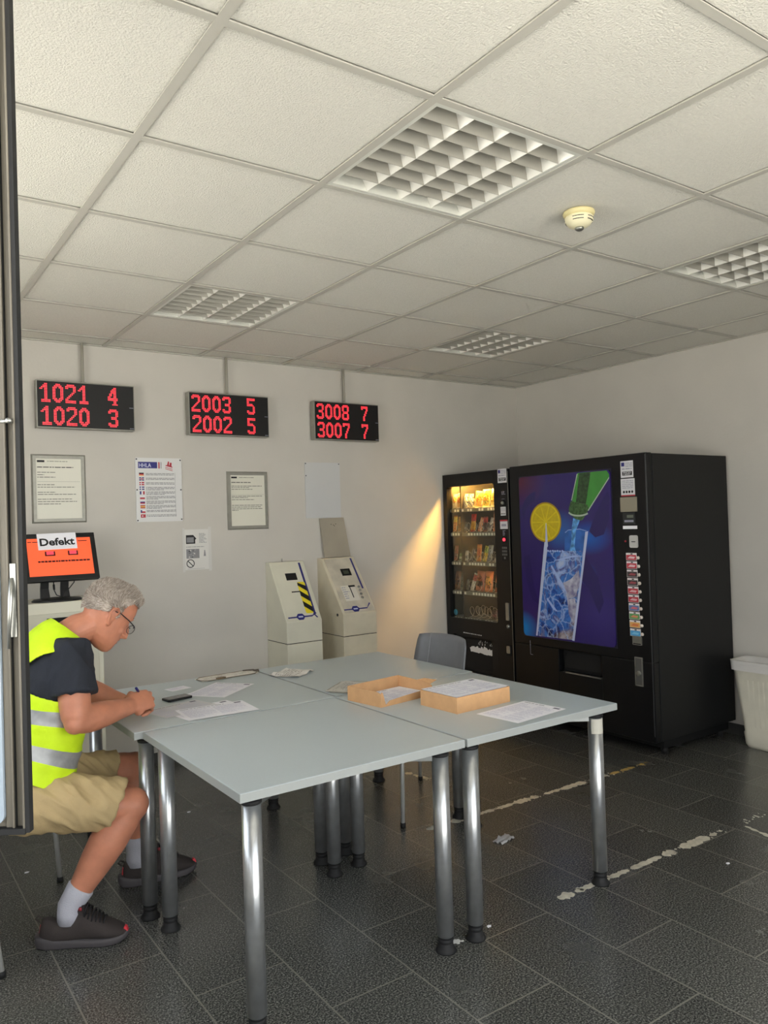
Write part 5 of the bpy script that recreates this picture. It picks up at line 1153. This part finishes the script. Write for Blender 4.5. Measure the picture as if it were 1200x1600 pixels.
# vest: open shell over the shirt with deep armholes, bands following the hem
def vest():
    n, m = 176, 170; idx = {}; q = MB(); rows = []
    base = [tring(i, .020 if i < 6 else .026, n) for i in range(len(TS))]
    t0_, t1_ = 1.55, 7.85
    def samp(t):
        i = min(int(t), len(base)-2); k = t-i
        # Catmull-Rom between rings for a smooth back
        r = []
        for q_ in range(n):
            p0, p1, p2, p3 = base[max(i-1, 0)][q_], base[i][q_], base[i+1][q_], base[min(i+2, len(base)-1)][q_]
            r.append(.5*((2*p1)+(p2-p0)*k+(2*p0-5*p1+4*p2-p3)*k*k+(3*p1-p0-3*p2+p3)*k**3))
        return r
    def samp1(t, q_):
        t = max(0, min(len(base)-1.001, t)); i = int(t); k = t-i
        p0, p1, p2, p3 = base[max(i-1, 0)][q_], base[i][q_], base[i+1][q_], base[min(i+2, len(base)-1)][q_]
        return .5*((2*p1)+(p2-p0)*k+(2*p0-5*p1+4*p2-p3)*k*k+(3*p1-p0-3*p2+p3)*k**3)
    for j in range(m+1):
        t = t0_+(t1_-t0_)*j/m; r = []
        for q_ in range(n):
            c = math.cos(2*PI*q_/n); p = samp1(t-.12*c*max(0, min(1, (5-t)/2)), q_)
            if t < 2.4: p = p+Vector((p.x-.54, (p.y-3.18)*.5, 0))*.10*(2.4-t)
            r.append(p)
        rows.append((t, r))
    fs = []
    for j in range(m):
        t = (rows[j][0]+rows[j+1][0])/2
        for k in range(n):
            an = 2*PI*(k+.5)/n; c, s = math.cos(an), math.sin(an)
            bot_ = 4.30-.25*c
            if c < 0: lim, ty = .50+.48*math.exp(-max(0, t-bot_)*9), 5.15+1.25*(abs(s)-.5)/.5
            else: lim, ty = .60+.38*math.exp(-max(0, t-bot_)*9), 6.3
            if bot_ < t < ty and abs(s) > lim: continue
            if c > 0 and t > 5.6 and abs(s) < .10+.55*(t-5.6)/1.7: continue
            mi = 1 if (2.22 < t < 2.66 or 3.36 < t < 3.88) else 0
            fs.append((j, k, mi))
    for (t, r) in rows: q.v += r
    for (j, k, mi) in fs: q.f.append([j*n+k, j*n+(k+1) % n, (j+1)*n+(k+1) % n, (j+1)*n+k]); q.m.append(mi); q.sm.append(True)
    for i, p in enumerate(q.v):
        d = noise.noise(Vector((p.x*9+p.z*13, p.y*8, p.z*10)))*.008+noise.noise(Vector((p.x*22, p.y*22, p.z*30)))*.003
        q.v[i] = p+Vector((p.x-.6, (p.y-3.18), 0)).normalized()*d
    o = q.build('safety_vest', [lime, silver_band], man, origin=MO)
    bm = bmesh.new(); bm.from_mesh(o.data); bmesh.ops.delete(bm, geom=[v for v in bm.verts if not v.link_faces], context='VERTS'); bm.to_mesh(o.data); bm.free()
    for _ in (0,): sm = o.modifiers.new('s', 'SMOOTH'); sm.factor = .5; sm.iterations = 9
    so = o.modifiers.new('t', 'SOLIDIFY'); so.thickness = .004; so.offset = 1
    o['label'] = 'lime high-visibility vest with two grey reflective bands'
    return o
vest()
sq = MB()
sq.rings([tring(i, .014) for i in range(0, 2)]+[[p+V(0, 0, .03) for p in tring(1, .010)]])
def short_leg(Hp, K, k1, r0, r1, q, tilt):
    pts = [Hp+V(-.05, 0, .0), Hp, Hp.lerp(K, .35), Hp.lerp(K, k1-.12), Hp.lerp(K, k1)]
    b0_ = len(q.v); q.tube(pts, [r0*.95, r0, r0*.96, r1*1.04, r1], 28)
    for i_ in range(len(q.v)-28, len(q.v)): v_ = q.v[i_]; q.v[i_] = v_+(K-Hp).normalized()*((v_.z-pts[-1].z)*.30)
short_leg(NH+V(0, 0, .006), NK+V(0, 0, .004), .86, .108, .090, sq, 0); short_leg(FH, FK, .78, .106, .084, sq, 0)
shorts = fuse(sq, 'shorts', khaki, .006, 4); shorts['label'] = 'khaki shorts'
crease(shorts, lambda p: fold(Vector((p.x+p.z*.8, p.y, p.z-p.x*.6)), (15, 9, 5), .010)+fold(Vector((p.x+p.z*.9, p.y, p.z-p.x*.6)), (34, 16, 9), .004))
def socks(K, A, name_l):
    q = MB(); d = (K-A).normalized(); q.tube([A+V(0, 0, -.055), A+V(0, 0, -.02), A, A+d*.035, A+d*.07, A+d*.075], [.046, .0445, .0440, .0465, .0500, .047], 24)
    o = q.build('sock', sock_m, man, origin=MO); return o
socks(NK, NA, 'near'); socks(FK, FA, 'far')
def shoe(heel, fdir, label):
    """running shoe, local x from heel to toe, z up; rides on its sole"""
    f_ = fdir.normalized(); s_ = V(-f_.y, f_.x, 0); T = Matrix.Translation(heel) @ Matrix((f_, s_, V(0, 0, 1))).transposed().to_4x4()
    # (x, half width, bottom z, top z, squareness)
    U = [(.004, .020, .026, .070), (.012, .030, .022, .100), (.030, .040, .020, .102), (.060, .046, .020, .090), (.100, .047, .020, .092), (.130, .047, .020, .108), (.150, .046, .020, .128), (.168, .047, .020, .124), (.190, .049, .020, .107), (.215, .051, .020, .090), (.240, .051, .020, .075), (.265, .047, .020, .063), (.285, .039, .021, .053), (.301, .027, .024, .042), (.310, .012, .028, .036)]
    q = MB(); q.T = T; rs = []
    for (x, w_, z0, z1) in U:
        r = []
        for k in range(24):
            a = 2*PI*k/24; c, s = math.cos(a), math.sin(a); yy = w_*math.copysign(abs(c)**.7, c); hh = (z1-z0)/2
            narrowing = 1-.30*max(0, s)*(1 if x < .2 else .6)
            r.append((x, yy*narrowing, (z0+z1)/2+hh*math.copysign(abs(s)**.75, s)))
        rs.append(r)
    q.rings(rs)
    u = q.build('shoe', shoe_m, man, origin=MO); u['label'] = label
    q = MB(); q.T = T; rs = []
    So = [(-.014, .016, .016, .046), (-.002, .034, .005, .046), (.03, .042, .001, .040), (.07, .043, .000, .034), (.12, .042, .000, .030), (.17, .047, .000, .028), (.22, .053, .000, .027), (.26, .050, .001, .027), (.29, .038, .006, .030), (.308, .020, .013, .034), (.316, .006, .020, .034)]
    for (x, w_, z0, z1) in So:
        rs.append([(x, w_*y, z0+(z1-z0)*z) for y, z in ((-.9, 0), (0, 0), (.9, 0), (1.0, .2), (.98, .45), (1.02, .6), (.97, .9), (.9, 1), (0, 1), (-.9, 1), (-.97, .9), (-1.02, .6), (-.98, .45), (-1, .2))])
    q.rings(rs); q.build('sole', sole_m, u, origin=(0, 0, 0)); MB.last.location = -MO
    q = MB(); q.T = T
    for k in range(6):
        x = .166+k*.0125; z = .130-k*.0092; q.tube([(x, -.036, z-.022), (x+.004, -.020, z+.001), (x+.005, 0, z+.007), (x+.004, .020, z+.001), (x, .036, z-.022)], .0032, 6)
    q.tube([(.162, -.004, .136), (.156, -.02, .142), (.166, -.042, .116), (.178, -.030, .118)], .0022, 6); q.tube([(.162, .004, .136), (.156, .02, .142), (.166, .042, .116), (.178, .030, .118)], .0022, 6)
    q.build('laces', mat('lace_black', '121013', .8), u, origin=(0, 0, 0)); MB.last.location = -MO
    q = MB(); q.T = T; q.rings([[(x, w_*c, z) for c, z in ((-1, .122+o_), (0, .132+o_), (1, .122+o_), (1, .095), (0, .10), (-1, .095))] for x, w_, o_ in ((.138, .022, .020), (.150, .026, .018), (.164, .026, .002))], smooth=False); q.build('tongue', shoe_m, u, origin=(0, 0, 0)); MB.last.location = -MO
    for pts_, y_ in (([(.302, .030), (.313, .034), (.309, .048), (.302, .051), (.298, .044)], (-.012, .004)), ([(-.001, .050), (.004, .049), (.008, .078), (.004, .078)], (-.005, .005))):
        q = MB(); q.T = T; q.prism(pts_, *y_, plane='xz'); q.build('red_trim', red_m, u, origin=(0, 0, 0)); MB.last.location = -MO
    q = MB(); q.T = T; q.cyl((.151, -.024, .132), (.151, -.0270, .132), .007, n=10); q.build('red_badge', mat('dull_red', '8a3036', .7), u, origin=(0, 0, 0)); MB.last.location = -MO
    q = MB(); q.T = T; q.tube([(.000, 0, .088), (-.014, 0, .100), (-.004, 0, .110), (.008, 0, .102)], .004, 6); q.build('pull_tab', shoe_m, u, origin=(0, 0, 0)); MB.last.location = -MO
shoe(V(.556, 3.082, .0), NF, 'black running shoe, nearer of the two'); shoe(V(.935, 3.372, 0), FF, 'black running shoe under the table')
# hair: a cap following the skull and short swept tufts
def hairy(x, z, y):
    if x > .040: return z > .083
    if x > .012: return z > .040+(x-.012)*1.4 or (z > .004 and x < .026)
    if x > -.020: return z > .034
    return z > .012+.5*(x+.02)
hq = MB(); hq.T = HT; n = 72; NZ = 60; rows = []
for j in range(NZ+1):
    z = -.07+(.123+.07)*j/NZ; rows.append([hpt(z, 2*PI*k/n, .003+.003*max(0, min(1, (z-.03)/.06))+.003*noise.noise(Vector((k*.9, j*.9, 3)))) for k in range(n)])
for j in range(NZ):
    for k in range(n):
        p = (rows[j][k]+rows[j+1][(k+1) % n])*.5
        if hairy(p.x, p.z, p.y) and not (p.x > .010 and p.z < .062): hq.add([rows[j][k], rows[j][(k+1) % n], rows[j+1][(k+1) % n], rows[j+1][k]], [(0, 1, 2, 3)], 0, True)
rn = random.Random(77); cnt = 0
while cnt < 9000:
    z = rn.uniform(-.06, .123); a = rn.uniform(0, 2*PI); p = hpt(z, a, .002)
    if not hairy(p.x, p.z, p.y): continue
    if rn.random() > (1 if z > .05 else .7): continue
    cnt += 1
    nrm = (hpt(z, a, .01)-hpt(z, a, 0)).normalized()
    topness = max(0, min(1, (p.z+.01)/.10)); topness = topness*topness*(3-2*topness); frontness = max(0, min(1, (p.x+.02)/.08))*topness
    flow = V(-.75, 0, -.55).lerp(V(-.05-.2*frontness, -.30, .90), topness).normalized()
    L = (.011+.007*topness+.012*frontness)*rn.uniform(.6, 1.25)
    d = (flow*(1.0-.2*frontness)+nrm*(.06+.22*frontness+.15*topness)+V(noise.noise(p*28)*1.1, noise.noise(p*28+V(5, 5, 5))*1.1, rn.uniform(-.08, .08))).normalized()
    d2 = (d+flow*.3-nrm*.25+V(rn.uniform(-.3, .3), rn.uniform(-.3, .3), 0)).normalized()
    r = rn.uniform(.0008, .0017); hq.tube([p, p+d*L*.5, p+d*L*.5+d2*L*.5], [r, r*.8, .0003], 4, rn.choice((0, 0, 1, 2)))
hq.build('hair', [hair_m, mat('pale_hair', 'cdc3b8', .55), mat('darker_hair', '978a7e', .6)], man, origin=MO)
ho = MB.last; ho['kind'] = 'stuff'; ho['label'] = 'short grey hair'
# eyes, brows, glasses
for s_ in (-1, 1):
    q = MB(); q.T = HT; q.ell((.0745, s_*.031, .009), (.0095, .0110, .0070), 12, 8, 0); q.ell((.0832, s_*.031, .007), (.0015, .0045, .0045), 10, 6, 1); q.build('eye', [mat('eye_white', 'dcd4cc', .3), ink], man, origin=MO)
    q = MB(); q.T = HT
    for k in range(9): y = .014+k*.004; q.tube([(.092-.0012*k, s_*y, .040), (.095-.0012*k, s_*(y+.003), .044)], [.0015, .0006], 5)
    q.build('eyebrow', mat('brow_grey', '8a7a6e', .8), man, origin=MO)
gf = mat('spectacle_frame', '17171a', .35, metal=.4); q = MB(); q.T = HT
for s_ in (-1, 1):
    q.tube([(.108-.010*(abs(s_*.034+.022*math.cos(a)*1)/.06)**2, s_*(.034+.024*math.cos(a)), .002+.017*math.sin(a)) for a in [2*PI*k/20 for k in range(21)]], .0011, 6)
    q.tube([(.100, s_*.060, .010), (.094, s_*.070, .016), (.06, s_*.080, .022), (.02, s_*.084, .026), (-.004, s_*.083, .022)], .0020, 8)
q.tube([(.108, -.010, .006), (.112, 0, .010), (.108, .010, .006)], .0012, 6); q.build('spectacles', gf, man, origin=MO)
sp_o = MB.last; q = MB(); q.T = HT
for s_ in (-1, 1): q.add([(.1075-.010*(abs(s_*.034+.022*math.cos(a))/.06)**2, s_*(.034+.023*math.cos(a)), .002+.016*math.sin(a)) for a in [2*PI*k/20 for k in range(20)]], [tuple(range(20))])
q.build('lens', glass_mat('lens_glass', (.93, .95, .95)), sp_o); MB.last.location = -MO
# ring on the ring finger
pts, d = nh[2]; a_, b_ = pts[1], pts[2]; c_ = a_.lerp(b_, .45); dd = (b_-a_).normalized(); q = MB(); q.cyl(c_-dd*.0022, c_+dd*.0022, .0112, n=20, caps=False); q.build('ring', mat('gold', 'd8a860', .25, metal=1), man, origin=MO)
# the pen in the writing hand
tipi = nh[0][0][-1]; pa = nP(.088, .030, -.050)
pd = (nP(.03, .045, .050)-nP(.10, .034, -.045)).normalized()
tip = nP(.10, .034, -.045); tip = tip-pd*((tip.z-(TH+.004))/pd.z) if pd.z > .05 else tip
tip = nP(.10, .030, -.045)-pd*.03; 
pe = tip+pd*.145
pen = thing('ballpoint_pen', 'ballpoint pen with dark blue end held in the writing hand', 'pen', tip)
q = MB(); q.T = Matrix.Translation(-tip); q.cyl(tip+pd*.012, tip+pd*.118, .0040, n=12, mi=0); q.cyl(tip, tip+pd*.012, .0008, .0038, 12, 1); q.build('barrel', [mat('pen_white', 'd8dae2', .35), mat('pen_tip', '8a8a90', .3, metal=.8)], pen)
q = MB(); q.T = Matrix.Translation(-tip); q.cyl(tip+pd*.112, pe, .0052, n=12); q.build('end_cap', mat('pen_blue', '1a1c6a', .35), pen)
print('PEN', tip, pe, 'hand tips', [tuple(round(c, 3) for c in t_[0][-1]) for t_ in nh])
